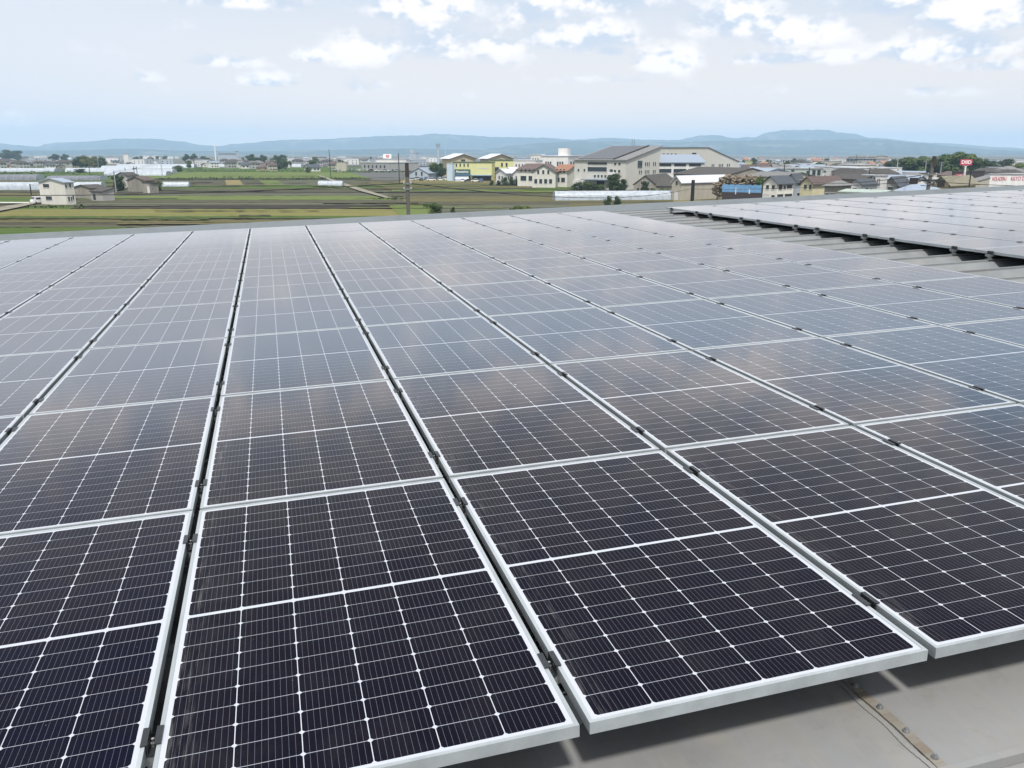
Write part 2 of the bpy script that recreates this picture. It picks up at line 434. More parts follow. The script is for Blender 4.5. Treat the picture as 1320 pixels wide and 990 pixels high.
strip('field', 'olive', 262, 275, 735, 1020)
strip('field', 'tan', 258, 260, 868, 905)
rr_ = random.Random(44)
for k in range(64):
    yy = rr_.choice([rr_.uniform(233, 262), rr_.uniform(236, 300), rr_.uniform(223, 240)]); xx = rr_.uniform(-60, 680); ww = rr_.uniform(40, 220); hh = rr_.uniform(.35, 1.0) * (yy - 205) / 45
    if xx > 560 and yy > 262: continue
    strip('field', rr_.choice(['green', 'olive', 'dark', 'brown', 'grey', 'green', 'pale', 'olive']), yy, yy + hh, xx, min(xx + ww, 780))
patch('dirt_path', 'dirt', [(408, 226), (413, 226), (452, 238.5), (476, 246), (505, 255), (498, 255), (464, 246), (442, 238.5)])
patch('dirt_path', 'dirt', [(-60, 276), (-60, 283), (22, 267.5), (46, 262), (46, 260), (20, 263.5)])
patch('dirt_path', 'dirt', [(128, 245.5), (150, 243), (172, 236.5), (177, 236.5), (158, 244), (134, 246.8)])
strip('canal', 'concrete', 260.4, 261.8, -120, 38)
strip('road', 'asphalt', 213.5, 214.2, -300, 700)

# ------------------------------------------------------------------ hills
def hill_mat():
    m = bpy.data.materials.new('wooded_slope'); m.use_nodes = True; t = NT(m.node_tree); b = m.node_tree.nodes['Principled BSDF']
    g_ = t.node('ShaderNodeNewGeometry'); n = t.noise(g_.outputs['Position'], .012, 6, .65)
    n2 = t.noise(t.mapping(g_.outputs['Position'], sc=(1, 1, 3)), .0022, 4, .6)
    c = t.mix(t.mr(n, .35, .65), (.026, .038, .030, 1), (.055, .070, .046, 1))
    c = t.mix(t.math('MULTIPLY', t.mr(n2, .56, .66), .7), c, (.16, .16, .12, 1))
    t.l.new(c, b.inputs['Base Color']); b.inputs['Roughness'].default_value = 1; b.inputs['Specular IOR Level'].default_value = 0
    return m
M_HILL = hill_mat()
def ridge(name, pts, D, deep, seed):
    rnd = random.Random(seed)
    N = 420; xs = [pts[0][0] + (pts[-1][0] - pts[0][0]) * i / N for i in range(N + 1)]
    def yat(x):
        for (a, b), (c, d) in zip(pts, pts[1:]):
            if a <= x <= c:
                k = (x - a) / (c - a); k = k * k * (3 - 2 * k); return b + (d - b) * k
        return pts[-1][1]
    ph = [(rnd.uniform(.02, .35), rnd.uniform(0, 6.3), rnd.uniform(.1, 1)) for _ in range(14)]
    rows = 9; vs = []; fs = []
    for j in range(rows + 3):
        k = j / rows
        for i, x in enumerate(xs):
            top = max(5.0, Z(yat(x), D, x)) if yat(x) < 197 else 3
            wob = sum(a * math.sin(x * f_ + p + k * 3.1) for f_, p, a in ph) / 5
            if j <= rows:
                dd = D - deep * (1 - k) * (1 + .18 * wob)
                zz = top * (k ** 1.25) * (1 + .30 * wob * (1 - k) * k * 4) + (0 if k == 0 else top * .012 * math.sin(x * .41 + ph[0][1]) * k)
            else:
                dd = D + deep * (j - rows) * .5; zz = top * (.6 if j == rows + 1 else -.01)
            q = P(x, 195, dd); vs.append((q.x, q.y, zz if j else -1.5))
    n = N + 1
    for j in range(rows + 2):
        for i in range(N): fs.append((j * n + i, j * n + i + 1, (j + 1) * n + i + 1, (j + 1) * n + i))
    o = MB().add(vs, fs).build(name, M_HILL, smooth=True); return structure(o)
ridge('hills', [(-500, 190), (-200, 184), (0, 184.5), (22, 187), (50, 189), (60, 185.5), (80, 183.3), (115, 182.6), (132, 181), (150, 178.7), (200, 178.8), (232, 182), (262, 187), (285, 188.4),
      (300, 185.5), (330, 184), (342, 181.8), (380, 180), (420, 179.3), (450, 177.4), (500, 175.2), (540, 174.5), (556, 172.2), (575, 173), (600, 174.2), (640, 176.6), (700, 177.5), (740, 180), (785, 177.6), (830, 180), (870, 180.5),
      (905, 174.5), (920, 174), (948, 178.3), (960, 176.4), (972, 177.2), (985, 171), (1012, 167.5), (1062, 167.3), (1080, 171), (1100, 172.5), (1118, 177.5), (1200, 184), (1300, 190), (1330, 192.6), (1345, 190), (1500, 189), (1800, 192)], 9300, 1500, 3)
ridge('hills', [(600, 199), (640, 190.5), (665, 187), (700, 184), (742, 182), (800, 182.3), (870, 183.4), (930, 181.3), (1000, 180.6), (1050, 180.5), (1100, 179.6), (1135, 180.3),
      (1180, 184), (1230, 188.8), (1280, 193), (1340, 195), (1420, 193), (1700, 190), (1900, 196)], 6900, 1500, 5)
ridge('hills', [(-400, 191.5), (-100, 193.5), (60, 194), (170, 192), (260, 194.5), (330, 195.2), (420, 193.5), (520, 191.5), (640, 193.5), (760, 196), (800, 198)], 6200, 700, 9)

# ------------------------------------------------------------------ haze
hz = MB().box(-12000, 12000, -12000, 12000, -1.0, 292)
ho = hz.build('haze', pbr('tmp', (1, 1, 1)))
hm = bpy.data.materials.new('haze_air'); hm.use_nodes = True; hm.node_tree.nodes.clear()
ht = NT(hm.node_tree); hout = ht.node('ShaderNodeOutputMaterial'); hv = ht.node('ShaderNodeVolumePrincipled')
hv.inputs['Color'].default_value = (.51, .745, 1.0, 1); hv.inputs['Density'].default_value = 1.35e-4
hv.inputs['Anisotropy'].default_value = -0.3
ht.l.new(hv.outputs[0], hout.inputs['Volume'])
ho.data.materials.clear(); ho.data.materials.append(hm)
tag(ho, 'thin blue summer haze lying over the plain', 'haze', kind='stuff'); ho['kind'] = 'stuff'

# ------------------------------------------------------------------ the roof we stand on
SL = R(1.62)
O = Vector((0, 0, CAM.z - 1.43871))
UU = Vector((math.cos(SL), 0, math.sin(SL))); NN = Vector((-math.sin(SL), 0, math.cos(SL)))
def W(u, v, w=0.0): return O + UU * u + Vector((0, v, 0)) + NN * w
def roof_part(mb, name, mat, parent, **kw):
    mb.v = [tuple(W(*p)) for p in mb.v]
    return mb.build(name, mat, parent, **kw)
PU, PV, RIB = 1.066, 1.775, .5917
U0, U1 = -13.0, 42.0
def uvw_pixel(u, v, w=0):
    d = W(u, v, w) - CAM; zc = -d.dot(BACK)
    if zc < .05: return None
    return (660 + F * d.dot(RIGHT) / zc, 495 - F * d.dot(UPV) / zc)
bld = empty('warehouse_building', (0, 0, 0))
tag(bld, 'wide warehouse under the camera, its grey ribbed metal roof carrying all the solar panels', 'building')
prof = []
v = .60; prof.append((v, -.224))
k = 1
while True:
    cv = .30 + k * RIB
    if cv > 17.3: break
    prof += [(cv - .19, -.225), (cv - .055, -.125), (cv - .022, -.122), (cv - .020, -.101), (cv + .020, -.101), (cv + .022, -.122), (cv + .055, -.125), (cv + .19, -.225)]
    k += 1
prof.append((17.298, -.225))
d = MB(); us = [U0 + (U1 - U0) * i / 14 for i in range(15)]
vs = [(u, p[0], p[1]) for p in prof for u in us]; fs = []
for i in range(len(prof) - 1):
    for j in range(14): a_ = i * 15 + j; fs.append((a_, a_ + 1, a_ + 16, a_ + 15))
d.add(vs, fs)
roof_part(d, 'roof_sheet', M_DECK, bld)
f = MB()      # near flashing: flat pan, folded bead, then a lower lip and a drop
f.box(U0, U1, -.205, .62, -.2255, -.21)
f.box(U0, U1, -.228, -.2055, -.228, -.196); f.box(U0, U1, -.62, -.2285, -.243, -.228); f.box(U0, U1, -.635, -.6205, -.6, -.2285)
roof_part(f, 'flashing', M_FLASH, bld)
f = MB(); f.box(U0, U1, .265, .335, -.2095, -.1015); roof_part(f, 'support_rail', M_DECK, bld)
for ju in (-5.31, -3.48, -1.65, .18, 2.012, 3.84, 5.67):
    jb = MB(); segs = 24; JL = .46; rj = random.Random(int(ju * 100))
    for i in range(segs):
        v0 = -.203 + i * JL / segs; v1 = v0 + JL / segs + .0006
        o1 = math.sin(v0 * 21 + ju) * .0022 + rj.uniform(-.0005, .0005); h1 = .0045 + .0022 * abs(math.sin(v0 * 30))
        jb.box(ju - .016 + o1, ju + .016 + o1, v0, v1, -.209, -.209 + h1)
    roof_part(jb, 'flashing_joint', M_RUST, bld)
    jb = MB()
    for i in range(segs):
        v0 = -.203 + i * JL / segs; v1 = v0 + JL / segs + .0006; o1 = math.sin(v0 * 34 + 2) * .003
        jb.box(ju - .038 + o1, ju - .022 + o1, v0, v1, -.2096, -.2062)
    roof_part(jb, 'joint_edge', M_FLASH, bld)
    for vv in (-.165, -.055, .055, .165):
        sb = MB(); sb.tube((ju, vv, -.206), (ju, vv, -.196), .010, .009, 10); sb.tube((ju, vv, -.196), (ju, vv, -.190), .006, .005, 6)
        roof_part(sb, 'screw', M_FOOT, bld)
f = MB(); f.prism([(17.30, -.30), (17.30, -.135), (17.36, -.125), (17.56, -.012), (17.62, -.012), (17.62, -.30)], 'x', U0, U1)
roof_part(f, 'parapet_cap', roof_mat('parapet_metal', (.14, .165, .18), (.17, .18, .18), .8), bld)
f = MB(); f.box(U0, U1, 17.62, 17.7, -.6, -.30); roof_part(f, 'gutter', M_DECK, bld)
wl = MB()
wl.box(U0 + .2, U1 - .2, -.5, 17.5, 0.02, 10.0)
wl.build('wall', pbr('warehouse_wall', (.42, .43, .42), .7, var=.15, scale=.6, stretch=(1, 1, .2)), bld)

# ------------------------------------------------------------------ solar panels
FW, FL, FH = 1.038, 1.755, .035
def make_panel():
    root = empty('solar_panel', (0, 0, 0))
    f = MB(); t_, l_ = .011, .0018
    # outer walls, top lip with a small step and the return flange at the foot
    f.box(0, t_, 0, FL, -FH, 0); f.box(FW - t_, FW, 0, FL, -FH, 0)
    f.box(t_, FW - t_, 0, t_, -FH, 0); f.box(t_, FW - t_, FL - t_, FL, -FH, 0)
    f.box(t_ + .0002, .030, .031, FL - .031, -FH, -FH + .002); f.box(FW - .030, FW - t_ - .0002, .031, FL - .031, -FH, -FH + .002)
    f.box(.0305, FW - .0305, t_ + .0002, .030, -FH, -FH + .002); f.box(.0305, FW - .0305, FL - .030, FL - t_ - .0002, -FH, -FH + .002)
    f.build('frame', M_ALU, root)
    me = bpy.data.meshes.new('glass')
    z0, z1 = -.0065, -.0016; a0, b0, a1, b1 = t_, t_, FW - t_, FL - t_
    me.from_pydata([(a0, b0, z1), (a1, b0, z1), (a1, b1, z1), (a0, b1, z1), (a0, b0, z0), (a1, b0, z0), (a1, b1, z0), (a0, b1, z0)], [], [(0, 1, 2, 3), (7, 6, 5, 4), (0, 4, 5, 1), (1, 5, 6, 2), (2, 6, 7, 3), (3, 7, 4, 0)])
    uvl = me.uv_layers.new(name='UVMap')
    for p in me.polygons:
        for li in p.loop_indices:
            co = me.vertices[me.loops[li].vertex_index].co; uvl.data[li].uv = (co.x, co.y)
    me.materials.append(M_CELL)
    go = bpy.data.objects.new('glass', me); C.objects.link(go); go.parent = root
    return remember(root)
panel0 = make_panel()
ORD = ['zeroth', 'first', 'second', 'third', 'fourth', 'fifth', 'sixth', 'seventh', 'eighth', 'ninth', 'tenth', 'eleventh', 'twelfth', 'thirteenth', 'fourteenth', 'fifteenth', 'sixteenth', 'seventeenth', 'eighteenth', 'nineteenth', 'twentieth']
def in_view(pts, m=30):
    q = [uvw_pixel(*p) for p in pts]; q = [a for a in q if a]
    if not q: return False
    return max(a[0] for a in q) > -m and min(a[0] for a in q) < 1320 + m and max(a[1] for a in q) > 0 and min(a[1] for a in q) < 990 + m
def place(o, u, v, w=0.0, jit=0.0):
    o.location = W(u, v, w)
    o.rotation_euler = (random.uniform(-jit, jit), -SL + random.uniform(-jit, jit), 0)
used = [False]
def next_copy(proto, flag):
    if not flag[0]: flag[0] = True; return proto
    return copy_tree(proto)
A2U, A2P = 9.02, 1.070
GAPU, GAPV = PU - FW, PV - FL
def col_shift(i): return {2: -.006, 3: -.006}.get(i, 0.0)
for r in range(9):
    for i in range(-6, 7):
        u = i * PU + GAPU / 2; v = r * PV + GAPV / 2
        if not in_view([(u + a * FW, v + b * FL, 0) for a in (0, .5, 1) for b in (0, .5, 1)], 520): continue
        o = next_copy(panel0, used); place(o, u, v, 0, R(.06))
        tag(o, '%s solar panel, %s row from near edge, %s column left of bare roof strip' % ('dark' if r < 4 else 'pale', ORD[r + 1], ORD[7 - i]), 'solar panel', 'solar panels of the near array')
for r in range(9):
    for i in range(0, 14):
        u = A2U + i * A2P; v = (8 - r) * PV + GAPV / 2
        if not in_view([(u + a * FW, v + b * FL, 0) for a in (0, .5, 1) for b in (0, .5, 1)], 520): continue
        o = copy_tree(panel0); place(o, u, v, 0, R(.06))
        tag(o, 'pale solar panel, %s row from far roof edge, %s column right of bare roof strip' % (ORD[r + 1], ORD[i + 1]), 'solar panel', 'solar panels of the far right array')

def make_clamp():
    root = empty('panel_clamp', (0, 0, 0))
    g_ = GAPU / 2; c = MB()
    for s in (-1, 1):
        xs = sorted((s * (g_ - .0025), s * (g_ + .011))); c.box(xs[0], xs[1], -.036, .036, .0012, .0052)
        xs = sorted((s * (g_ - .0025), s * (g_ - .0055))); c.box(xs[0], xs[1], -.036, .036, -.030, .0052)
    c.box(-g_ + .0056, g_ - .0056, -.036, .036, -.030, -.026)
    c.build('clamp_plate', M_CLAMP, root)
    b = MB(); b.tube((0, 0, -.026), (0, 0, -.016), .0072, .0072, 6); b.tube((0, 0, -.016), (0, 0, -.004), .0038, .0038, 8)
    b.build('bolt', M_BOLT, root)
    f = MB(); f.box(-.025, .025, -.03, .03, -.060, -.0355); f.box(-.04, .04, -.028, .028, -.100, -.092); f.box(-.018, .018, -.022, .022, -.0915, -.0605)
    f.build('foot', M_FOOT, root)
    return remember(root)
def make_end_clamp():
    root = empty('end_clamp', (0, 0, 0))
    c = MB(); c.box(-.030, -.0035, -.034, .034, -.034, .002); c.box(-.030, .010, -.034, .034, .0022, .0055)
    c.build('clamp_plate', M_CLAMP, root)
    b = MB(); b.tube((-.022, 0, .0065), (-.022, 0, .016), .0075, .0075, 6); b.build('bolt', M_BOLT, root)
    f = MB(); f.box(-.06, .03, -.03, .03, -.060, -.0355); f.box(-.03, .0, -.02, .02, -.092, -.0605); f.box(-.05, .03, -.035, .035, -.100, -.0925)
    f.build('foot', M_FOOT, root)
    return remember(root)
clamp0 = make_clamp(); eclamp0 = make_end_clamp()
spots = []
for r in range(9):
    for i in range(-6, 7):
        for e_, vv in ((0, .30), (1, .30 + 2 * RIB)):
            spots.append((i * PU, r * PV + vv, 'clamp, %s row from near edge, %s end, %s gap left of bare strip' % (ORD[r + 1], ('near', 'far')[e_], ORD[7 - i]), 'clamps between panels of the near array'))
for r in range(9):
    for i in range(1, 18):
        for e_, vv in ((0, .30), (1, .30 + 2 * RIB)):
            spots.append((A2U + i * A2P - (A2P - FW) / 2, (8 - r) * PV + vv, 'clamp, %s row from far edge, %s end, %s gap right of bare strip' % (ORD[r + 1], ('near', 'far')[e_], ORD[i]), 'clamps between panels of the far right array'))
spots = [s for s in spots if in_view([(s[0], s[1], 0)], 4)]
spots.sort(key=lambda s: (W(s[0], s[1]) - CAM).length)
flag = [False]
for s in spots[:278]:
    o = next_copy(clamp0, flag); place(o, s[0], s[1]); tag(o, s[2], 'panel clamp', s[3])
if len(spots) > 278:
    mb = MB()
    for s in spots[278:]:
        p = W(s[0], s[1]); M = Matrix.Translation(p) @ Matrix.Rotation(-SL, 4, 'Y')
        mb.box(-.026, .026, -.036, .036, .0012, .0055, M); mb.box(-.008, .008, -.036, .036, -.03, .001, M)
    tag(mb.build('distant_clamps', M_CLAMP), 'tiny dark clamps scattered over the farthest pale panels', 'clamps', kind='stuff')
flag = [False]
for r in range(9):
    for e_, vv in ((0, .30), (1, .30 + 2 * RIB)):
        v = (8 - r) * PV + vv
        if not in_view([(A2U, v, 0)], 5): continue
        o = next_copy(eclamp0, flag); place(o, A2U, v)
        tag(o, 'black end clamp at left edge of right array, %s row from far, %s end' % (ORD[r + 1], ('near', 'far')[e_]), 'end clamp', 'end clamps along the bare roof strip')

# ------------------------------------------------------------------ buildings
M_GLASS = pbr('window_glass', (.035, .045, .055), .12, 0.0, spec=.6)
M_SHUT = pbr('dark_opening', (.03, .03, .03), .7)
M_WHITEF = pbr('white_window_frame', (.6, .6, .58), .5)
def wall_m(name, c, var=.12): return pbr('wall_' + name, c, .85, 0, var=var, scale=.7, stretch=(1, 1, .35), spec=.2)
def roof_m(name, c, var=.3): return pbr('roof_' + name, c, .75, 0, var=var, scale=1.4, stretch=(1, 1, 1), spec=.3)
WM = dict(cream=wall_m('cream', (.68, .665, .61)), white=wall_m('white', (.70, .695, .68)), beige=wall_m('beige', (.46, .43, .36)), grey=wall_m('grey', (.36, .355, .34)),
          school=wall_m('school', (.56, .55, .50), .06), schoolf=wall_m('school_front', (.52, .50, .45), .08), yellow=wall_m('yellow', (.62, .57, .38)), lemon=wall_m('lemon', (.62, .61, .31), .06),
          tan=wall_m('tan', (.50, .42, .27)), bluegrey=wall_m('blue_grey', (.40, .45, .50)), paleblue=wall_m('pale_blue', (.50, .60, .70)), brown=wall_m('brown', (.22, .17, .13)),
          mint=wall_m('mint', (.50, .56, .50)), dirty=wall_m('dirty', (.30, .28, .24), .3), dark=wall_m('dark', (.06, .05, .05)))
RM = dict(slate=roof_m('slate', (.075, .085, .10)), brown=roof_m('brown', (.115, .085, .078)), grey=roof_m('grey', (.20, .20, .20)), dark=roof_m('dark', (.075, .068, .062)),
          orange=roof_m('orange', (.34, .175, .11)), white=roof_m('white', (.56, .59, .64), .08), steel=roof_m('steel', (.26, .31, .38), .1), khaki=roof_m('khaki', (.24, .22, .16)),
          green=roof_m('green', (.06, .13, .09)), solar=roof_m('solar', (.12, .125, .14), .12), bluesolar=roof_m('blue_solar', (.03, .05, .12)), blue=roof_m('blue', (.12, .22, .40)),
          pinkbrown=roof_m('pink_brown', (.15, .105, .10)), light=roof_m('light', (.42, .43, .44)), mint2=roof_m('mint', (.42, .50, .45)), lemon2=roof_m('lemon', (.62, .62, .25)), paleblue2=roof_m('pale_blue', (.5, .6, .7)))

def corner(pc, D, th, pl, pr):
    """near corner at column pc, depth D; face A runs to column pl on the left, face B to column pr on the right"""
    K = F / (BACK_H + .265 * 9.0 / D)      # columns are read at about mid height of the walls
    Xc = (pc - 660) / K * D; c, s = math.cos(R(th)), math.sin(R(th))
    tl = (pl - 660) / K; tr = (pr - 660) / K
    LA = (Xc - tl * D) / (c + tl * s); LB = (tr * D - Xc) / (s - tr * c)
    base = Vector((CAM.x, CAM.y, 0)) + RT * Xc + HD * D
    ex = RT * c - HD * s
    return base, math.atan2(ex.y, ex.x), LA, LB
BACK_H = 0.9642     # cos of the camera pitch
def building(name, label, cat, pc, D, th, pl, pr, h, wall, roof='gx', rise=1.5, rc='grey', over=.4, wA=(), wB=(), group=None, rt=.18, LB=None, LA=None, z0=0.0, lowB=None):
    base, rz, la, lb = corner(pc, D, th, pl, pr)
    LA = la if LA is None else LA; LB = lb if LB is None else LB
    c_, s_ = math.cos(R(th)), math.sin(R(th))
    if isinstance(h, tuple): h = Z(h[0], D, pc) - z0            # eave height from where it shows
    if isinstance(rise, tuple):
        far = {'monoy': LB * c_, 'monoyd': LB * c_, 'gx': LB * .5 * c_, 'gy': LA * .5 * s_, 'hip': (LB * c_ + LA * s_) * .5, 'flat': 0}[roof]
        rise = max(.4, abs(Z(rise[0], D + far, pc) - z0 - h))
    root = empty(name, (base.x, base.y, z0), rz)
    tag(root, label, cat, group)
    w = MB()
    x0, x1, y0, y1 = -LA, 0.0, 0.0, LB
    rmesh = MB(); o = over
    if roof == 'flat':
        w.box(x0, x1, y0, y1, 0, h)
        rmesh.box(x0 - o, x1 + o, y0 - o, y1 + o, h + .002, h + .30)
    elif roof == 'gx':       # ridge along x, gable on face B
        my = LB / 2; w.prism([(y0, 0), (y1, 0), (y1, h), (my, h + rise), (y0, h)], 'x', x0, x1)
        sl = rise / my
        rmesh.slab([(x0 - o, y0 - o, h - o * sl + rt), (x1 + o, y0 - o, h - o * sl + rt), (x1 + o, my, h + rise + rt), (x0 - o, my, h + rise + rt)], rt - .01)
        rmesh.slab([(x0 - o, my + .003, h + rise + rt), (x1 + o, my + .003, h + rise + rt), (x1 + o, y1 + o, h - o * sl + rt), (x0 - o, y1 + o, h - o * sl + rt)], rt - .01)
    elif roof == 'gy':       # ridge along y, gable on face A
        mx = -LA / 2; w.prism([(x0, 0), (x1, 0), (x1, h), (mx, h + rise), (x0, h)], 'y', y0, y1)
        sl = rise / (LA / 2)
        rmesh.slab([(x0 - o, y0 - o, h - o * sl + rt), (mx, y0 - o, h + rise + rt), (mx, y1 + o, h + rise + rt), (x0 - o, y1 + o, h - o * sl + rt)], rt - .01)
        rmesh.slab([(mx + .003, y0 - o, h + rise + rt), (x1 + o, y0 - o, h - o * sl + rt), (x1 + o, y1 + o, h - o * sl + rt), (mx + .003, y1 + o, h + rise + rt)], rt - .01)
    elif roof == 'monoy':    # rises away from face A
        w.prism([(y0, 0), (y1, 0), (y1, h + rise), (y0, h)], 'x', x0, x1); sl = rise / LB
        rmesh.slab([(x0 - o, y0 - o, h - o * sl + rt), (x1 + o, y0 - o, h - o * sl + rt), (x1 + o, y1 + o, h + rise + o * sl + rt), (x0 - o, y1 + o, h + rise + o * sl + rt)], rt - .01)
    elif roof == 'monoyd':   # falls away from face A
        w.prism([(y0, 0), (y1, 0), (y1, h - rise), (y0, h)], 'x', x0, x1); sl = -rise / LB
        rmesh.slab([(x0 - o, y0 - o, h - o * sl + rt), (x1 + o, y0 - o, h - o * sl + rt), (x1 + o, y1 + o, h - rise + o * sl + rt), (x0 - o, y1 + o, h - rise + o * sl + rt)], rt - .01)
    elif roof == 'hip':
        w.box(x0, x1, y0, y1, 0, h)
        ins = min(LA, LB) / 2; my = LB / 2; mx = -LA / 2
        a, b, c, d_ = (x0 - o, y0 - o, h), (x1 + o, y0 - o, h), (x1 + o, y1 + o, h), (x0 - o, y1 + o, h)
        if LA >= LB: e1, e2 = (x0 + ins, my, h + rise), (x1 - ins, my, h + rise); fs_ = [(0, 1, 5, 4), (1, 2, 5), (2, 3, 4, 5), (3, 0, 4), (3, 2, 1, 0)]
        else: e1, e2 = (mx, y0 + ins, h + rise), (mx, y1 - ins, h + rise); fs_ = [(0, 1, 4), (1, 2, 5, 4), (2, 3, 5), (3, 0, 4, 5), (3, 2, 1, 0)]
        rmesh.add([tuple(Vector(q) + Vector((0, 0, .03))) for q in (a, b, c, d_, e1, e2)], fs_)
    w.build('wall', WM[wall], root); rmesh.build('roof', RM[rc], root)
    def win(face, f0, f1, za, zb, mat=None):
        ww = MB(); fr = MB()
        if face == 'A':
            a, b = -f1 * LA, -f0 * LA
            if a > b: a, b = b, a
            ww.box(a, b, -.05, -.004, za, zb)
            fr.box(a - .08, b + .08, -.09, -.051, zb + .002, zb + .09); fr.box(a - .08, b + .08, -.09, -.051, za - .09, za - .002)
        else:
            a, b = f0 * LB, f1 * LB
            ww.box(.004, .05, a, b, za, zb)
            fr.box(.051, .09, a - .08, b + .08, zb + .002, zb + .09); fr.box(.051, .09, a - .08, b + .08, za - .09, za - .002)
        wo = ww.build('window', mat or M_GLASS, root); fr.build('frame', M_WHITEF, wo)
    for q in wA: win('A', *q)
    for q in wB: win('B', *q)
    return root, LA, LB

# --- the large school-like complex
def row(n, a, b, z0, z1, fill=.5, mat=None):
    return [((a + (b - a) * (i + .5 - fill / 2) / n), (a + (b - a) * (i + .5 + fill / 2) / n), z0, z1) for i in range(n)]
SCH = 'school'
building('main_building', 'large cream three storey building, sloping grey roof with dark panels', 'building', 806, 300, 35, 740, 850, (207,), 'school', 'monoy', (189.3,), 'grey', over=.5, rt=.3,
         wA=[(.36, .73, 8.5, 9.35, M_SHUT), (.36, .73, 6.2, 7.7)] + row(2, .08, .24, 8.4, 9.2, .5) + row(2, .08, .24, 5.9, 6.8, .5) + row(5, .28, .62, 4.1, 5.0, .5) + [(.40, .55, .2, 3.0, M_SHUT), (.78, .81, 6.1, 7.0), (.90, .93, 6.1, 7.0), (.24, .30, 5.7, 7.0), (.16, .22, .3, 2.3)],
         wB=[(.33, .46, 7.3, 9.9)] + row(3, .53, .69, 7.9, 9.3, .45) + row(2, .77, .88, 7.9, 9.3, .45) + row(2, .36, .47, 5.2, 6.5, .45) + row(3, .53, .69, 5.2, 6.5, .45) + row(2, .77, .88, 5.2, 6.5, .45))
mainb = bpy.data.objects['main_building']
# parts of the main building: the solar sheet on its roof, canopy, stair tower, masts
bb, rz_, LAm, LBm = corner(806, 300, 35, 740, 850)
hm_ = Z(207, 300, 806); rs_ = Z(189.3, 300 + LBm * math.cos(R(35)), 806) - hm_
def mroof(x, y, dz): return (x, y, hm_ + rs_ * y / LBm + .3 + dz)
q = MB().slab([mroof(-LAm + 1.0, .8, .2), mroof(-5.5, .8, .2), mroof(-5.5, LBm - .8, .2), mroof(-LAm + 1.0, LBm - .8, .2)], .16); q.build('solar_sheet', RM['solar'], mainb)
q = MB().slab([mroof(-5.2, .2, .35), mroof(-4.6, .2, .35), mroof(-4.6, LBm, .35), mroof(-5.2, LBm, .35)], .33); q.build('roof_edge', WM['dark'], mainb)
MB().box(-LAm * .78, -LAm * .30, -3.2, -.01, 3.3, 3.6).build('canopy', RM['steel'], mainb)
MB().box(-LAm * .30, -LAm * .16, -1.6, -.01, 5.2, 5.4).box(-LAm * .30, -LAm * .16, -1.6, -1.52, 5.401, 6.1).build('balcony', WM['white'], mainb)
MB().box(-LAm * .97, -LAm * .86, -2.0, -.01, 0, 3.2).build('stair_wall', WM['white'], mainb)
MB().tube((-LAm * .55, LBm - 1, hm_ + rs_), (-LAm * .55, LBm - 1, hm_ + rs_ + 2.9), .09).tube((-LAm * .55 + .9, LBm - 1, hm_ + rs_), (-LAm * .55 + .9, LBm - 1, hm_ + rs_ + 2.9), .09).build('mast', M_FOOT, mainb)
building('linking_wing', 'low wing with pale blue steel roof and window bands between the big cream blocks', 'building', 907, 322, 0, 846, 909, (209.5,), 'white', 'monoy', (200,), 'steel', over=.6, LB=13,
         wA=row(3, .04, .98, 7.7, 8.7, .8, None) + row(3, .04, .98, 5.4, 6.8, .85))
building('back_block', 'tall cream block behind the others with a long roof falling to the right', 'building', 911, 352, 41, 845, 951, (190.5,), 'school', 'monoyd', 5.6, 'grey', over=.3,
         wA=row(5, .58, .97, 11.4, 12.3, .5) + [(.22, .30, 11.0, 12.6)], wB=row(2, .12, .22, 6.9, 8.1, .5) + row(3, .34, .50, 6.9, 8.1, .5) + row(2, .60, .72, 6.9, 8.1, .5))
building('old_warehouse', 'old grey gabled warehouse with a dusty dark roof in front of the main building', 'warehouse', 846, 262, 22, 817, 880, (238,), 'dirty', 'gy', (226.5,), 'dark', over=.3, LB=30, wA=row(5, .12, .88, .8, 2.3, .5) + row(4, .3, .7, 3.2, 4.2, .6))
building('old_shed', 'small weathered shed with a peaked dark roof attached beside the white storehouse', 'shed', 866, 255, 30, 846, 884, (240,), 'dirty', 'gx', (230,), 'dark', over=.3, LB=9, wA=row(3, .1, .9, .6, 2.0, .5))
building('long_warehouse', 'long warehouse with a broad dark brown roof behind the white storehouse', 'warehouse', 934, 286, 66, 868, 938, (227,), 'dirty', 'gx', (217,), 'dark', over=.3, LB=22)
building('white_storehouse', 'clean storehouse with a bright white metal roof and small dark gable window', 'storehouse', 878, 232, 52, 866, 940, (235,), 'beige', 'gy', (227.2,), 'white', over=.35, wA=[(.40, .60, 4.1, 5.2, M_SHUT), (.3, .7, .1, 2.4, M_WHITEF)])
building('blue_roof_hall', 'wide hall with a plain pale blue metal roof behind the scrap wood', 'hall', 972, 300, 55, 925, 975, (226,), 'bluegrey', 'gx', (217.5,), 'steel', LB=24)
building('low_hall', 'low beige shed roofed in grey behind the grey gabled house', 'shed', 1012, 262, 50, 962, 1020, (228.5,), 'beige', 'gx', (222.5,), 'grey', LB=16)
building('gabled_house', 'pale two storey house with a slate roof beside the blue tarpaulin wall', 'house', 1001, 196, 52, 983, 1022, (236.3,), 'cream', 'gy', (227.5,), 'slate', over=.45,
         wA=[(.18, .36, 4.5, 5.4), (.58, .78, 4.5, 5.4), (.12, .34, 2.1, 3.2, M_SHUT), (.5, .9, 1.8, 3.3, M_WHITEF)], wB=[(.10, .30, 4.4, 5.5, M_SHUT), (.4, .52, 4.5, 5.3), (.6, .9, 4.6, 5.4), (.05, .4, 1.9, 3.4, M_SHUT), (.5, .95, 1.9, 3.4, M_SHUT)])
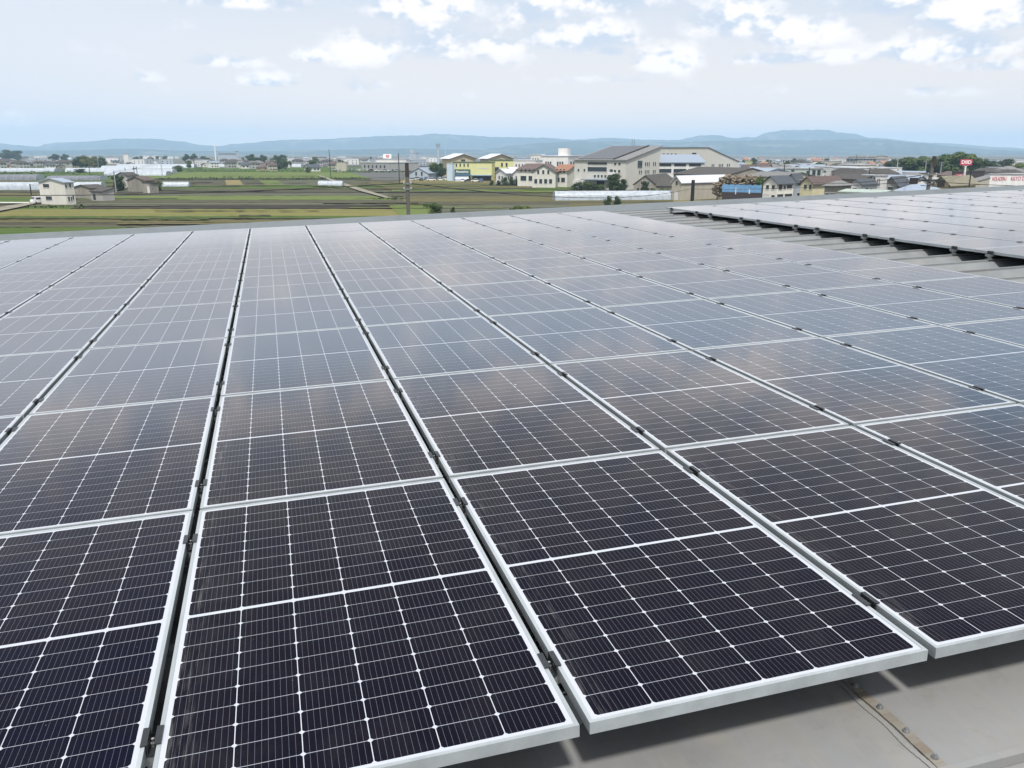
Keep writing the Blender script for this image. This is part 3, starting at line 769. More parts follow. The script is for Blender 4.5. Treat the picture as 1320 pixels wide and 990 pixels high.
building('narrow_house', 'narrow blue grey house with slate roof between the pale and the yellow house', 'house', 1026, 214, 50, 1012, 1036, (234,), 'bluegrey', 'gy', (224.5,), 'slate', over=.4, wA=[(.3, .7, 4.6, 5.6)], wB=[(.2, .7, 4.8, 6.0), (.2, .5, 2.2, 2.9)])
building('yellow_house', 'pale yellow two storey house with a brown gabled roof', 'house', 1047, 200, 50, 1031, 1081, (236.5,), 'yellow', 'gy', (228.5,), 'brown', over=.45, LB=13, wA=[(.12, .28, 4.3, 5.4), (.48, .70, 4.4, 5.4), (.2, .4, 1.9, 2.6, M_SHUT)], wB=[(.5, .9, .2, 2.2, M_SHUT)])
building('hip_house', 'grey house with a hipped roof and dark blue solar panels on top', 'house', 1081, 188, 40, 1062, 1096, (240,), 'dirty', 'hip', (233,), 'grey', over=.6, wA=[(.2, .55, 2.6, 4.0), (.65, .9, 2.6, 4.0)], wB=[(.3, .7, 2.6, 4.0)])
hh = bpy.data.objects['hip_house']; b4 = corner(1081, 188, 40, 1062, 1096); h4 = Z(240, 188, 1081); r4 = abs(Z(233, 188 + 4, 1081) - h4)
building('white_house', 'white two storey house with a grey roof and a dark balcony door', 'house', 1110, 196, 50, 1092, 1130, (238.5,), 'white', 'gy', (231.5,), 'slate', over=.4, wA=[(.35, .6, 3.2, 4.8)], wB=[(.25, .4, 3.0, 4.8), (.5, .68, 1.8, 4.6, M_SHUT), (.78, .84, 2.6, 4.2)])
building('stair_tower_house', 'tall narrow white house with two slit windows, right of the white house', 'house', 1136, 205, 40, 1127, 1142, (227,), 'white', 'flat', 0, 'light', over=.15, wA=row(2, .3, .8, 4.8, 6.6, .35))
building('peaked_house', 'grey house with a wide peaked gable, left of the leaning pole', 'house', 1156, 208, 38, 1139, 1180, (238,), 'grey', 'gy', (228.5,), 'slate', over=.6, LB=12, wA=[(.3, .7, 3.0, 4.6), (.2, .5, .3, 2.0, M_SHUT)])
building('tarp_roof_shed', 'low shed with a pale blue sheet roof at the foot of the leaning pole', 'shed', 1182, 180, 45, 1150, 1212, (247,), 'bluegrey', 'hip', (237.5,), 'steel', over=.2)
building('mint_roof_shed', 'low shed with a pale mint green roof just beyond the roof edge', 'shed', 1136, 170, 45, 1080, 1152, (249.5,), 'mint', 'gx', (246.8,), 'mint2', over=.2, LB=8)
building('khaki_house', 'single storey beige house with a broad khaki hipped roof', 'house', 1222, 205, 50, 1203, 1252, (236.5,), 'tan', 'gy', (227.8,), 'khaki', over=.8, LB=15, wA=[(.2, .45, 2.5, 4.0)], wB=[(.1, .4, 2.0, 4.0, M_SHUT), (.5, .8, 2.4, 4.0)])
building('slate_hall', 'hall with a plain grey tilted roof left of the white store', 'hall', 1258, 250, 52, 1244, 1284, (234,), 'beige', 'monoy', (224.5,), 'grey', over=.2, LB=18)
building('red_sign_shop', 'dark shop front with a red signboard behind the khaki roofed house', 'shop', 1228, 300, 60, 1226, 1268, (221.5,), 'dark', 'flat', 0, 'dark', over=.1)
store, sLA, sLB = building('white_store', 'long white store with red lettering along its wall at the far right', 'store', 1275, 255, 70, 1273, 1420, (225,), 'white', 'flat', 0, 'white', over=.2, LB=52)
building('modern_block', 'low pale mint block with two square windows, behind the gabled houses', 'building', 1044, 330, 35, 1003, 1060, (218,), 'mint', 'flat', 0, 'light', over=.2, wA=[(.50, .60, 3.4, 6.4), (.05, .12, 2, 6)], wB=[(.15, .40, 4.0, 6.2), (.55, .8, 4.0, 6.2)])
building('orange_roof_house', 'house with a bright orange tiled roof in the town', 'house', 1092, 330, 60, 1071, 1098, (227,), 'tan', 'gx', (221.5,), 'orange', LB=9)
building('long_dark_roof', 'long low house with a very dark roof behind the hipped house', 'house', 1112, 262, 62, 1066, 1116, (231.5,), 'brown', 'gx', (226,), 'dark', LB=9)
building('low_white_row', 'low white row house with small windows behind the white house', 'house', 1130, 262, 60, 1112, 1134, (226.5,), 'white', 'flat', 0, 'white', wA=row(4, .1, .9, 4, 5.4, .4))
building('beige_warehouse', 'beige flat fronted warehouse beneath the big trees', 'warehouse', 1203, 300, 60, 1163, 1207, (224,), 'beige', 'flat', 0, 'grey', over=.2)
building('long_brown_roof', 'long shed with a brown roof in front of the big trees, right of the beige warehouse', 'shed', 1226, 310, 62, 1205, 1230, (226.5,), 'brown', 'gx', (221.5,), 'brown', LB=14)
building('distant_factory', 'long grey factory with two rows of windows on the horizon', 'factory', 1130, 780, 50, 1090, 1143, (204.5,), 'grey', 'flat', 0, 'light', wA=row(9, .03, .97, 5.0, 7.2, .75), over=.4)
building('factory_hall', 'wide pale hall rising behind the long grey factory', 'factory', 1128, 860, 50, 1093, 1140, (202.3,), 'beige', 'gx', (200.6,), 'grey', LB=25)
building('white_hall', 'long white hall with a bright roof on the horizon right of the cream block', 'hall', 1026, 900, 60, 998, 1030, (206,), 'white', 'flat', 0, 'white', wA=row(8, .05, .95, 3.0, 5, .5))
building('lemon_hall', 'small lemon yellow hall on the horizon beside the cream block', 'hall', 972, 800, 60, 960, 975, (208,), 'lemon', 'flat', 0, 'lemon2', over=.2)
building('brown_row_houses', 'row of cream flats with a pinkish brown gabled roof', 'apartments', 693, 330, 30, 667, 700, (219,), 'cream', 'gx', (211.5,), 'pinkbrown', over=.6, LB=16, wA=row(4, .1, .9, 5.6, 6.8, .45) + row(2, .1, .9, 2.2, 4.0, .7, None))
building('gable_flats', 'cream flats with a wide dark gable facing the field, middle of the row', 'apartments', 716, 318, 12, 686, 722, (221.5,), 'cream', 'gy', (212.3,), 'pinkbrown', over=.6, LB=14, wA=row(3, .2, .85, 5.0, 6.4, .4) + row(4, .1, .95, 1.6, 3.2, .6, M_SHUT))
building('orange_roof_flats', 'cream flats with an orange tiled roof beside the main building', 'apartments', 731, 322, 28, 714, 742, (220,), 'cream', 'gx', (212.5,), 'orange', over=.6, LB=13, wA=row(3, .1, .9, 5.4, 6.8, .45) + row(2, .1, .9, 2.0, 3.6, .7, M_SHUT))
building('white_office', 'long white office block with a square rooftop cube, behind the row of flats', 'building', 732, 405, 18, 697, 752, (201.5,), 'white', 'flat', 0, 'white', over=.3, wA=row(3, .60, .85, 6.6, 8.6, .65) + row(3, .16, .42, 6.6, 8.6, .65), wB=row(3, .1, .6, 6.6, 8.6, .6))
wo = bpy.data.objects['white_office']; bo = corner(732, 405, 18, 697, 752); zo = Z(201.5, 405, 732)
MB().box(-bo[2] * .38, bo[3] * -.02, 1.0, 6.5, zo + .31, zo + 3.6).build('rooftop_cube', WM['white'], wo)
building('white_annex', 'stepped white annex with small windows, left of the white office', 'building', 690, 390, 25, 662, 699, (207,), 'white', 'flat', 0, 'white', over=.2, wA=row(6, .1, .95, 3.8, 5.0, .35) + row(6, .1, .95, 6.4, 7.6, .35))
building('white_tower_block', 'white block with narrow upright windows between the annex and the office', 'building', 697, 412, 40, 684, 702, (199.5,), 'white', 'flat', 0, 'white', over=.2, wA=row(3, .15, .9, 7.0, 10.0, .4))
for k, (px, dd, y1, y2, txt) in enumerate([(662, 360, 222, 216, 'white house with a low white roof in front of the annex, at the left'), (674, 350, 224, 218.5, 'white house with a low white roof in front of the annex, nearest the bushes'), (652, 352, 223, 218, 'small white house beside the red porch of the yellow shop')]):
    building('white_cottage', txt, 'house', px, dd, 40, px - 13, px + 9, (y1,), 'white', 'gy', (y2,), 'white', over=.5, wA=row(2, .2, .8, 2.2, 3.4, .4), wB=row(2, .2, .8, 2.2, 3.4, .4), group='white cottages by the annex')
ys, yLA, yLB = building('yellow_shop', 'long lemon yellow shop with a green roof edge and a green signboard', 'shop', 634, 400, 8, 584, 638, (209.5,), 'lemon', 'flat', 0, 'green', over=.3,
         wA=row(4, .56, .96, 6.3, 7.7, .35) + [(.02, .50, .2, 2.6, M_SHUT), (.56, 1.0, .2, 2.2, M_SHUT), (.10, .36, 5.6, 5.9, M_WHITEF)])
MB().box(-yLA * 1.0, -yLA * .55, -.5, -.06, 2.9, 5.2).build('signboard', RM['green'], ys)
MB().box(-yLA * 1.0, -yLA * .53, -2.5, -.06, 2.45, 2.85).box(-yLA * .52, -yLA * .0, -2.5, -.06, 2.3, 2.6).build('awning', RM['blue'], ys)
building('yellow_wing', 'taller lemon yellow wing at the right end of the shop', 'shop', 664, 410, 8, 632, 668, (206.8,), 'lemon', 'flat', 0, 'green', over=.3, wA=row(2, .25, .62, 6.2, 8.0, .4) + [(.65, .98, 2.6, 6.0, None), (.5, .9, .2, 2.5, M_SHUT)])
building('pale_blue_corner', 'pale blue corner building at the left end of the yellow shop', 'shop', 583, 396, 20, 576, 586, (211,), 'paleblue', 'flat', 0, 'light', over=.1)
building('tan_hall', 'tan gabled hall with a bright white roof, left one behind the shop', 'hall', 581, 470, 62, 570, 597, (204,), 'tan', 'gx', (198.4,), 'white', over=1.2, LB=15, wB=[(.42, .58, 8.0, 9.2)], group='tan halls behind the shop')
building('tan_hall', 'tan gabled hall with a bright white roof, right one behind the shop', 'hall', 630, 480, 62, 619, 647, (204,), 'tan', 'gx', (198.6,), 'white', over=1.2, LB=15, wB=[(.42, .58, 8.0, 9.2)], group='tan halls behind the shop')
building('sports_hall', 'grey blue hall with a low peaked roof beside the car park', 'hall', 552, 430, 22, 528, 562, (223.5,), 'bluegrey', 'gy', (216.5,), 'steel', over=.4, LB=16, wA=row(2, .2, .8, 1.5, 3.4, .3, None))
building('concrete_block', 'dark grey concrete block with a roof tower on the horizon', 'building', 536, 1500, 30, 528, 541, (197.5,), 'bluegrey', 'flat', 0, 'grey', over=.3)
MB().box(-14, -8, 3, 8, Z(197.5, 1500) + .35, Z(197.5, 1500) + 6).build('roof_tower', WM['bluegrey'], bpy.data.objects['concrete_block'])
signb, gLA, gLB = building('grey_factory', 'large light grey factory under the red and white rooftop sign', 'factory', 500, 620, 40, 466, 540, (210,), 'grey', 'flat', 0, 'light', over=.3, wA=row(6, .05, .95, 2, 4, .4))
building('beige_factory', 'beige flat roofed factory in front of the red and white sign', 'factory', 508, 640, 35, 485, 524, (205.5,), 'cream', 'flat', 0, 'light', over=.3)
building('beige_hall', 'square beige hall in the middle of the town', 'hall', 446, 600, 20, 434, 448, (209,), 'beige', 'flat', 0, 'grey', over=.2)
building('white_roof_hall', 'distant hall with a long bright white roof left of centre', 'hall', 419, 1100, 30, 402, 421, (201.8,), 'grey', 'flat', 0, 'white', over=.8)
building('white_long_hall', 'distant hall with a white roof beside the striped chimney', 'hall', 302, 1200, 40, 281, 305, (197.8,), 'bluegrey', 'flat', 0, 'white', over=.8)
building('grey_tower_block', 'slim grey tower block right of the striped chimney', 'building', 306, 1300, 40, 304, 308, (195.2,), 'bluegrey', 'flat', 0, 'grey', over=.3)
building('white_tower', 'small white tower standing above the left hand greenhouses', 'building', 164, 900, 40, 160, 166, (198.5,), 'white', 'flat', 0, 'light', over=.3)
building('white_house_by_field', 'plain white two storey house standing alone in the fields at the left', 'house', 84, 213, 26, 51, 96, (235.5,), 'cream', 'gy', (230.5,), 'steel', over=.35,
         wA=[(.60, .83, 4.15, 5.0, M_GLASS), (.56, .79, 1.1, 2.0, M_GLASS)], wB=[(.08, .22, 4.1, 5.0), (.52, .66, 4.2, 5.2), (.20, .36, .9, 2.0), (.50, .62, .9, 1.9), (.7, .82, 1.2, 2.2)])
building('farm_shed', 'grey block shed with a dark peaked roof beside the white house', 'shed', 117, 238, 30, 93, 123, (243.2,), 'dirty', 'gy', (238.8,), 'dark', over=.3, LB=5)
building('farm_lean_to', 'low grey lean-to with a black doorway beside the block shed', 'shed', 131, 230, 30, 116, 134, (247.3,), 'grey', 'monoy', .8, 'dark', over=.3, LB=3.5, wA=[(.62, .82, .2, 2.0, M_SHUT)])
building('field_shed', 'brown grey barn with a dark gable roof beside the round tree', 'barn', 186, 285, 26, 164, 196, (233, ), 'dirty', 'gy', (228.2,), 'brown', over=.3, LB=4.5)
building('field_shed', 'pale peaked shed directly behind the round tree', 'shed', 164, 318, 30, 150, 168, (226.5,), 'grey', 'gy', (222.5,), 'dark', over=.4, LB=4.5)
building('field_shed', 'rusty lean-to with a light door at the right of the barn', 'shed', 192, 276, 26, 183, 202, (235,), 'dirty', 'monoyd', .6, 'brown', over=.3, LB=3.5, wA=[(.02, .35, .2, 2.2, M_WHITEF)])

# ------------------------------------------------------------------ writing
M_RED = pbr('sign_red', (.50, .045, .085), .5); M_SIGNW = pbr('sign_white', (.85, .85, .85), .5)
def letters(txt, size, loc, rot, mat, parent, th=.03, name='lettering', bold=.02):
    cu = bpy.data.curves.new(name, 'FONT'); cu.body = txt; cu.size = size; cu.extrude = th; cu.offset = bold; cu.align_x = 'CENTER'; cu.align_y = 'CENTER'
    cu.resolution_u = 3
    to = bpy.data.objects.new('tmp', cu); C.objects.link(to); bpy.context.view_layer.update()
    me = bpy.data.meshes.new_from_object(to.evaluated_get(bpy.context.evaluated_depsgraph_get()))
    bpy.data.objects.remove(to); me.materials.clear(); me.materials.append(mat)
    o = bpy.data.objects.new(name, me); C.objects.link(o); o.parent = parent; o.location = loc; o.rotation_euler = rot
    return o
FB_ = (math.pi / 2, 0, math.pi / 2); FA_ = (math.pi / 2, 0, 0)
def yB(px, pc=1275, D=255, th=70): return corner(pc, D, th, pc - 2, px)[3]
zt = Z(230, 262, 1285)
for txt, a, b in (('HOLADEN-/', 1277, 1297), ('KKYO DO', 1301, 1324)):
    y0, y1 = yB(a), yB(b); o = letters(txt, 1.0, (.06, (y0 + y1) / 2, zt), FB_, M_RED, store, name='red_lettering', bold=-.012)
    k = (y1 - y0) / max(o.dimensions.x, .01) if o.dimensions.x else 1
    w_ = max(v.co.x for v in o.data.vertices) - min(v.co.x for v in o.data.vertices); o.scale = ((y1 - y0) * .92 / w_, 1.75, 1)
rs = bpy.data.objects['red_sign_shop']; lbs = corner(1228, 300, 60, 1226, 1268)
zs = Z(227.5, 303, 1236); ya, yb = yB(1230, 1228, 300, 60), yB(1242, 1228, 300, 60)
MB().box(.05, .25, ya, yb, zs - .9, zs + .9).build('signboard', M_RED, rs)
letters('DIID', 1.5, (.30, (ya + yb) / 2, zs), FB_, M_SIGNW, rs)
letters('Asoomo', 1.7, (-yLA * .76, -.56, 4.15), FA_, M_SIGNW, ys)

def face_cam(px, D):   # yaw so that local -Y looks at the camera
    p = P(px, 200, D); d = Vector((CAM.x - p.x, CAM.y - p.y)); return math.atan2(d.x, -d.y)
def gpos(px, D): p = P(px, 197 + 8.5 * 1165 / D, D); return Vector((p.x, p.y, 0))
def m_at(D): return D / 1124.0
# red sign on its tower
D = 292; zc = Z(209.2, D, 1243); pp = empty('pole_sign', gpos(1242.5, D), face_cam(1242, D) + .25)
tag(pp, 'tall red shop sign with white characters on a white tapering mast', 'sign')
MB().tube((0, 0, 0), (0, 0, zc - 1.3), .55, .28, 10).tube((0, 0, zc - 1.3), (-1.1, 0, zc - .9), .14).tube((0, 0, zc - 1.3), (1.1, 0, zc - .9), .14).build('mast', WM['white'], pp)
MB().box(-1.8, 1.8, -.25, .25, zc - .95, zc + .95).build('signboard', M_RED, pp)
letters('DIID', 1.55, (0, -.28, zc), FA_, M_SIGNW, pp, bold=.03)
# rooftop sign
D = 628; z0_, z1_ = Z(204.2, D, 499), Z(198.6, D, 499); pp = empty('rooftop_sign', Vector((*gpos(499.6, D)[:2], Z(205.2, D, 499))), face_cam(499, D))
tag(pp, 'white rooftop signboard with a round red emblem above the beige factory', 'sign'); hz_ = z1_ - z0_; b0 = z0_ - pp.location.z
MB().box(-2.9, 2.9, 0, .5, b0, b0 + hz_).build('signboard', M_SIGNW, pp)
MB().box(-2.4, -2.2, .1, .3, -.3, b0 - .002).box(2.2, 2.4, .1, .3, -.3, b0 - .002).build('bracket', M_FOOT, pp)
MB().add([(.25 + 1.35 * math.cos(a * .524), -.02, b0 + hz_ / 2 + 1.05 * math.sin(a * .524)) for a in range(12)] + [(.25 + 1.35 * math.cos(a * .524), -.06, b0 + hz_ / 2 + 1.05 * math.sin(a * .524)) for a in range(12)],
         [tuple(range(12)), tuple(range(12, 24))] + [(a, (a + 1) % 12, (a + 1) % 12 + 12, a + 12) for a in range(12)]).build('emblem', M_RED, pp)
letters('/A', 1.6, (.25, -.08, b0 + hz_ / 2), FA_, M_SIGNW, pp)
D = 700; pp = empty('white_signboard', gpos(1054.5, D), face_cam(1054, D)); tag(pp, 'small white sign with a red mark standing among the right hand rooftops', 'sign')
zc = Z(211.5, D); MB().box(-2.2, 2.2, 0, .3, zc - 1.6, zc + 1.6).build('signboard', M_SIGNW, pp); MB().tube((0, .15, 0), (0, .15, zc - 1.61), .2).build('post', M_FOOT, pp); letters('7', 2.4, (0, -.04, zc), FA_, M_RED, pp, bold=.05)

# ------------------------------------------------------------------ greenhouses
def poly_mat():
    m = bpy.data.materials.new('greenhouse_film'); m.use_nodes = True; t = NT(m.node_tree); b = m.node_tree.nodes['Principled BSDF']
    tc = t.node('ShaderNodeTexCoord'); n = t.noise(t.mapping(tc.outputs['Object'], sc=(.6, .3, .8)), 1.5, 5, .6)
    t.l.new(t.mix(t.mr(n, .35, .7), (.40, .44, .49, 1), (.28, .32, .36, 1)), b.inputs['Base Color']); b.inputs['Roughness'].default_value = .35
    return m
M_FILM = poly_mat(); M_HOOP = pbr('hoop_steel', (.50, .53, .55), .5, .4); M_NET = pbr('grey_shade_net', (.17, .18, .21), .9, var=.3, scale=.8)
def tunnel(label, xa, ya, xb, yb, hgt, wid, group=None, step=3.0, net=False, name='greenhouse'):
    a, b = G(xa, ya), G(xb, yb); dv = b - a; L = dv.length; rz = math.atan2(dv.y, dv.x)
    root = empty(name, (a.x, a.y, 0), rz); tag(root, label, 'greenhouse', group)
    N = 10; arc = [(wid / 2 * (1 - math.cos(math.pi * i / N)), min(hgt, hgt * 1.08 * math.sin(math.pi * i / N) ** .62)) for i in range(N + 1)]
    seg = max(2, int(L / step)); vs = []; fs = []
    for j in range(seg + 1):
        for (y, z) in arc: vs.append((L * j / seg, y, z))
    n = N + 1
    for j in range(seg):
        for i in range(N): fs.append((j * n + i, j * n + i + 1, (j + 1) * n + i + 1, (j + 1) * n + i))
    MB().add(vs, fs).build('cover', M_NET if net else M_FILM, root, smooth=True)
    for xe in (.02, L - .02): MB().add([(xe, y, z) for y, z in arc], [tuple(range(n))]).build('end_wall', M_FILM, root)
    h = MB()
    for j in range(seg + 1):
        x = L * j / seg
        for i in range(N):
            p, q = arc[i], arc[i + 1]; h.tube((x, p[0], p[1] + .015), (x, q[0], q[1] + .015), .035, n=4, cap=False)
    h.build('hoop_frame', M_HOOP, root)
    d = MB(); d.box(-.05, -.01, wid * .35, wid * .65, 0, hgt * .72); d.build('door', M_HOOP, root)
    return root
tunnel('very long white greenhouse tunnel lying just beyond the roof, in front of the storehouse', 716, 259.3, 871, 258.3, 2.5, 5.0)
tunnel('long white greenhouse tunnel running behind the lone white house', -70, 245.4, 130, 244.6, 2.6, 6.0)
tunnel('small tunnel of cloudy film beside the brown barn, right of it', 209, 241.4, 243, 241.2, 1.9, 4.5)
tunnel('single silver grey tunnel standing alone in the middle of the fields', 410, 240.1, 441, 240.1, 2.0, 5.0)
tunnel('short white tunnel on the near edge of the yellow shop grounds', 587, 234.2, 604, 234.2, 2.2, 4.5)
tunnel('low white tunnel right of the short one by the yellow shop', 609, 229.6, 622, 229.6, 1.2, 4)
tunnel('dark grey shade net house with pale posts at the far left', -60, 233.2, 46, 232.6, 2.6, 14, net=True, name='net_house')
tunnel('dark net house continuing right behind the white house', 60, 232.6, 128, 232.4, 2.0, 12, net=True, name='net_house')
rows_ = [('white greenhouse band at the far left beyond the net house', -80, 221.6, 70, 221.5, 2.4), ('white greenhouse right of the bamboo grove base', 84, 221.8, 170, 221.6, 2.6),
         ('wide white greenhouse behind the round tree, nearest of its block', 134, 226.6, 214, 226.4, 2.4), ('wide white greenhouse behind the round tree, second of its block', 138, 224.4, 222, 224.2, 2.6),
         ('white greenhouse behind the peaked shed, third of its block', 130, 218.8, 226, 218.6, 2.9), ('white greenhouse near the far green field, farthest of its block', 150, 216.8, 250, 216.6, 3.2),
         ('thin bright greenhouse strip beyond the left village', -60, 205.3, 30, 205.3, 3.6), ('thin bright greenhouse strip left of the bamboo grove', 48, 205.6, 92, 205.6, 3.6),
         ('white greenhouse far behind the field at centre left', 278, 215.5, 306, 215.5, 2.6), ('white greenhouse far behind, left of the tall pole tower', 376, 215.6, 388, 215.6, 2.8)]
for l_, a, b, c, d_, h_ in rows_: tunnel(l_, a, b, c, d_, h_, 12, group='white greenhouses across the plain', step=6)

# ------------------------------------------------------------------ trees and shrubs
def leaf_mat(name, a, b_, c_):
    m = bpy.data.materials.new(name); m.use_nodes = True; t = NT(m.node_tree); b = m.node_tree.nodes['Principled BSDF']
    tc = t.node('ShaderNodeTexCoord'); oi = t.node('ShaderNodeObjectInfo')
    n = t.noise(tc.outputs['Object'], 5.0, 4, .6); n2 = t.noise(tc.outputs['Object'], 30, 2, .5)
    c = t.mix(t.mr(n, .38, .62), a + (1,), b_ + (1,)); c = t.mix(t.math('MULTIPLY', t.mr(n2, .45, .7), .6), c, c_ + (1,))
    hs = t.node('ShaderNodeHueSaturation'); t.l.new(c, hs.inputs['Color']); t.l.new(t.mr(oi.outputs['Random'], 0, 1, .8, 1.15, 'LINEAR'), hs.inputs['Value'])
    t.l.new(hs.outputs[0], b.inputs['Base Color']); b.inputs['Roughness'].default_value = .6; b.inputs['Specular IOR Level'].default_value = .25
    b.inputs['Subsurface Weight'].default_value = 0
    return m
LEAF = dict(dark=leaf_mat('leaf_dark', (.026, .050, .016), (.045, .078, .022), (.018, .030, .012)), mid=leaf_mat('leaf_mid', (.055, .092, .022), (.095, .135, .034), (.032, .054, .015)),
            yellow=leaf_mat('leaf_bamboo', (.10, .115, .030), (.16, .155, .045), (.05, .07, .02)), light=leaf_mat('leaf_light', (.10, .145, .030), (.14, .18, .045), (.06, .09, .02)))
M_BARK = pbr('bark', (.10, .075, .055), .9, var=.4, scale=8)
def crown_proto(seed, kind, flat=.85, leaves=3000, lobes=13):
    rnd = random.Random(seed); mb = MB(); L = []
    for i in range(lobes):
        a = rnd.uniform(0, 6.28); r = rnd.uniform(.08, .31); z = rnd.uniform(.18, .80)
        rr = rnd.uniform(.13, .23) * (1.1 - .35 * abs(z - .5) * 2); L.append((math.cos(a) * r, math.sin(a) * r, z, rr))
    L.append((0, 0, .55, .27)); L.append((rnd.uniform(-.06, .06), 0, .82, .16))
    for k in range(leaves):
        x, y, z, rr = L[rnd.randrange(len(L))]
        d = Vector((rnd.gauss(0, 1), rnd.gauss(0, 1), rnd.gauss(0, 1))).normalized() * rr * (rnd.random() ** .35) * rnd.uniform(.85, 1.12)
        c = Vector((x + d.x, y + d.y, max(.04, z + d.z * flat)))
        n = (d.normalized() + Vector((rnd.uniform(-.6, .6), rnd.uniform(-.6, .6), rnd.uniform(-.2, .8)))).normalized()
        u = n.orthogonal().normalized(); w = n.cross(u); an = rnd.uniform(0, 3.14); u, w = u * math.cos(an) + w * math.sin(an), w * math.cos(an) - u * math.sin(an)
        s = rnd.uniform(.020, .044)
        mb.add([c + u * s, c + w * s * .7 + n * s * .25, c - u * s, c - w * s * .7 + n * s * .2], [(0, 1, 2, 3)])
    root = empty('tree', (0, 0, -50)); mb.build('crown', LEAF[kind], root, fix=False)
    t = MB(); t.tube((0, 0, 0), (0, 0, .30), .035, .024, 8)
    for i in range(6):
        a = i * 1.05 + rnd.uniform(-.3, .3); t.tube((0, 0, .24 + .03 * i), (math.cos(a) * .20, math.sin(a) * .20, .48 + .06 * i), .016, .006, 6)
    t.tube((0, 0, .30), (0, 0, .75), .024, .008, 8)
    t.build('trunk', M_BARK, root)
    return remember(root)
TP = {}
for kd in ('dark', 'mid', 'yellow', 'light'):
    TP[kd] = [crown_proto(11 + 7 * i + len(kd) * 3, kd) for i in range(2)]
def shrub_proto(seed, kind):
    r_ = crown_proto(seed, kind, leaves=1800, lobes=11)
    for ch in r_.children:
        if ch.name.startswith('crown'):
            for v_ in ch.data.vertices: v_.co.z = max(0, (v_.co.z - .22) * 1.25)
        else:
            ch.name = 'stem'
            for v_ in ch.data.vertices: v_.co.z *= .5; v_.co.x *= .6; v_.co.y *= .6
    r_.name = 'shrub'; return remember(r_)
SP = {kd: shrub_proto(77 + len(kd), kd) for kd in ('dark', 'mid', 'light')}
rt = random.Random(5)
def tree(label, px, D, wpx, ytop, kind='dark', cat='tree', group=None, name='tree', shrub=False, z=0.0):
    src = SP[kind] if shrub else TP[kind][rt.randrange(2)]
    o = copy_tree(src); o.name = name
    w_ = wpx * m_at(D); h_ = max(.8, Z(ytop, D, px) - z)
    o.location = gpos(px, D) + Vector((0, 0, z)); o.rotation_euler = (0, 0, rt.uniform(0, 6.28)); o.scale = (w_ * 1.3, w_ * 1.3, h_ * 1.05)
    tag(o, label, cat, group); return o
T = tree
for px, w_, y_, kd, lb in ((104, 16, 201.5, 'dark', 'dark tree at the left edge of the bamboo grove'), (97, 12, 204, 'dark', 'low dark tree left of the bamboo grove'), (110, 20, 200, 'yellow', 'tall yellow green bamboo clump, left half of the grove'),
                           (121, 20, 201, 'yellow', 'tall yellow green bamboo clump, right half of the grove'), (130, 16, 202.5, 'dark', 'dark tree closing the bamboo grove on the right')):
    T(lb, px, 760, w_, y_, kd)
T('round dark tree shading the path beside the brown barn', 152, 292, 17, 225, 'dark')
T('rounded green tree at the left end of the far green field', 229, 590, 14, 213, 'mid')
T('small dark tree left of the rounded one at the field end', 218.5, 520, 7, 221, 'dark')
T('leafy bush behind the barn on its right', 204, 290, 9, 232, 'mid', cat='bush', name='shrub', shrub=True)
T('low green tree before the left greenhouses', 103, 560, 16, 217.5, 'dark')
for px, w_, y_, D in ((8, 26, 192.8, 1500), (22, 16, 193.8, 1550), (70, 16, 198.5, 1300), (83, 12, 198.5, 1350), (240, 10, 198.3, 1100), (250, 13, 197.8, 1150), (262, 8, 201, 1100)):
    T('hazy dark tree clump on the far left horizon, %s' % {8: 'largest, at the edge', 22: 'second from the edge', 70: 'third from the edge', 83: 'fourth from the edge', 240: 'left of the white chimney', 250: 'tallest beside the white chimney', 262: 'smallest beside the white chimney'}[px], px, D, w_, y_, 'dark', group='hazy tree clumps on the left horizon')
T('dark round tree crown on the horizon, left of the grove pair', 326, 900, 17, 198.6, 'dark'); T('dark tree crown filling the middle of the grove pair', 338, 910, 14, 199.5, 'dark')
T('dark broad tree crown at right of the grove pair', 355, 900, 14, 199.8, 'dark'); T('dark tree crown ending the grove pair on the right', 364, 890, 12, 199.2, 'dark')
T('grey green tree standing before the town beside the path', 402, 640, 14, 206, 'mid'); T('low green tree at the path end', 397, 560, 9, 215, 'mid')
T('full dark green tree between the blue grey hall and the yellow shop, left half', 560, 438, 16, 209.6, 'mid'); T('full dark green tree touching the pale blue corner of the shop', 569, 430, 16, 210, 'dark')
T('dense dark tree in front of the main building corner, taller left half', 792, 282, 20, 223.5, 'dark'); T('dense dark tree in front of the main building corner, lower right half', 802, 284, 16, 230.5, 'dark')
T('slim dark tree against the old grey warehouse', 831.5, 252, 9, 233, 'dark')
for i, (px, w_, y_) in enumerate(((748, 14, 234), (757, 14, 233), (766, 12, 235.5), (775, 12, 237), (742, 10, 236))):
    T('green shrub at the foot of the main building front, %s from the left' % ('second', 'third', 'fourth', 'rightmost', 'first')[i], px, 300, w_, y_, 'mid' if i % 2 else 'dark', cat='shrub', name='shrub', shrub=True, group='shrubs along the main building front')
for i, (px, w_, y_) in enumerate(((652, 12, 227.5), (659, 11, 227), (666, 8, 230), (633, 7, 231.5), (642, 8, 232))):
    T('dark green bush beside the white cottages, %s from the left' % ('third', 'fourth', 'fifth', 'first', 'second')[i], px, 340, w_, y_, 'dark', cat='bush', name='shrub', shrub=True, group='bushes beside the white cottages')
for i, (px, w_, y_) in enumerate(((843, 14, 242), (853, 14, 241.5), (862, 12, 242.5), (908, 12, 243.5))):
    T('low hedge bush before the %s' % ('old shed, left one', 'old shed, middle one', 'old shed, right one', 'white storehouse')[i], px, 243, w_, y_, 'mid' if i < 3 else 'dark', cat='bush', name='shrub', shrub=True, group='hedge bushes before the storehouse')
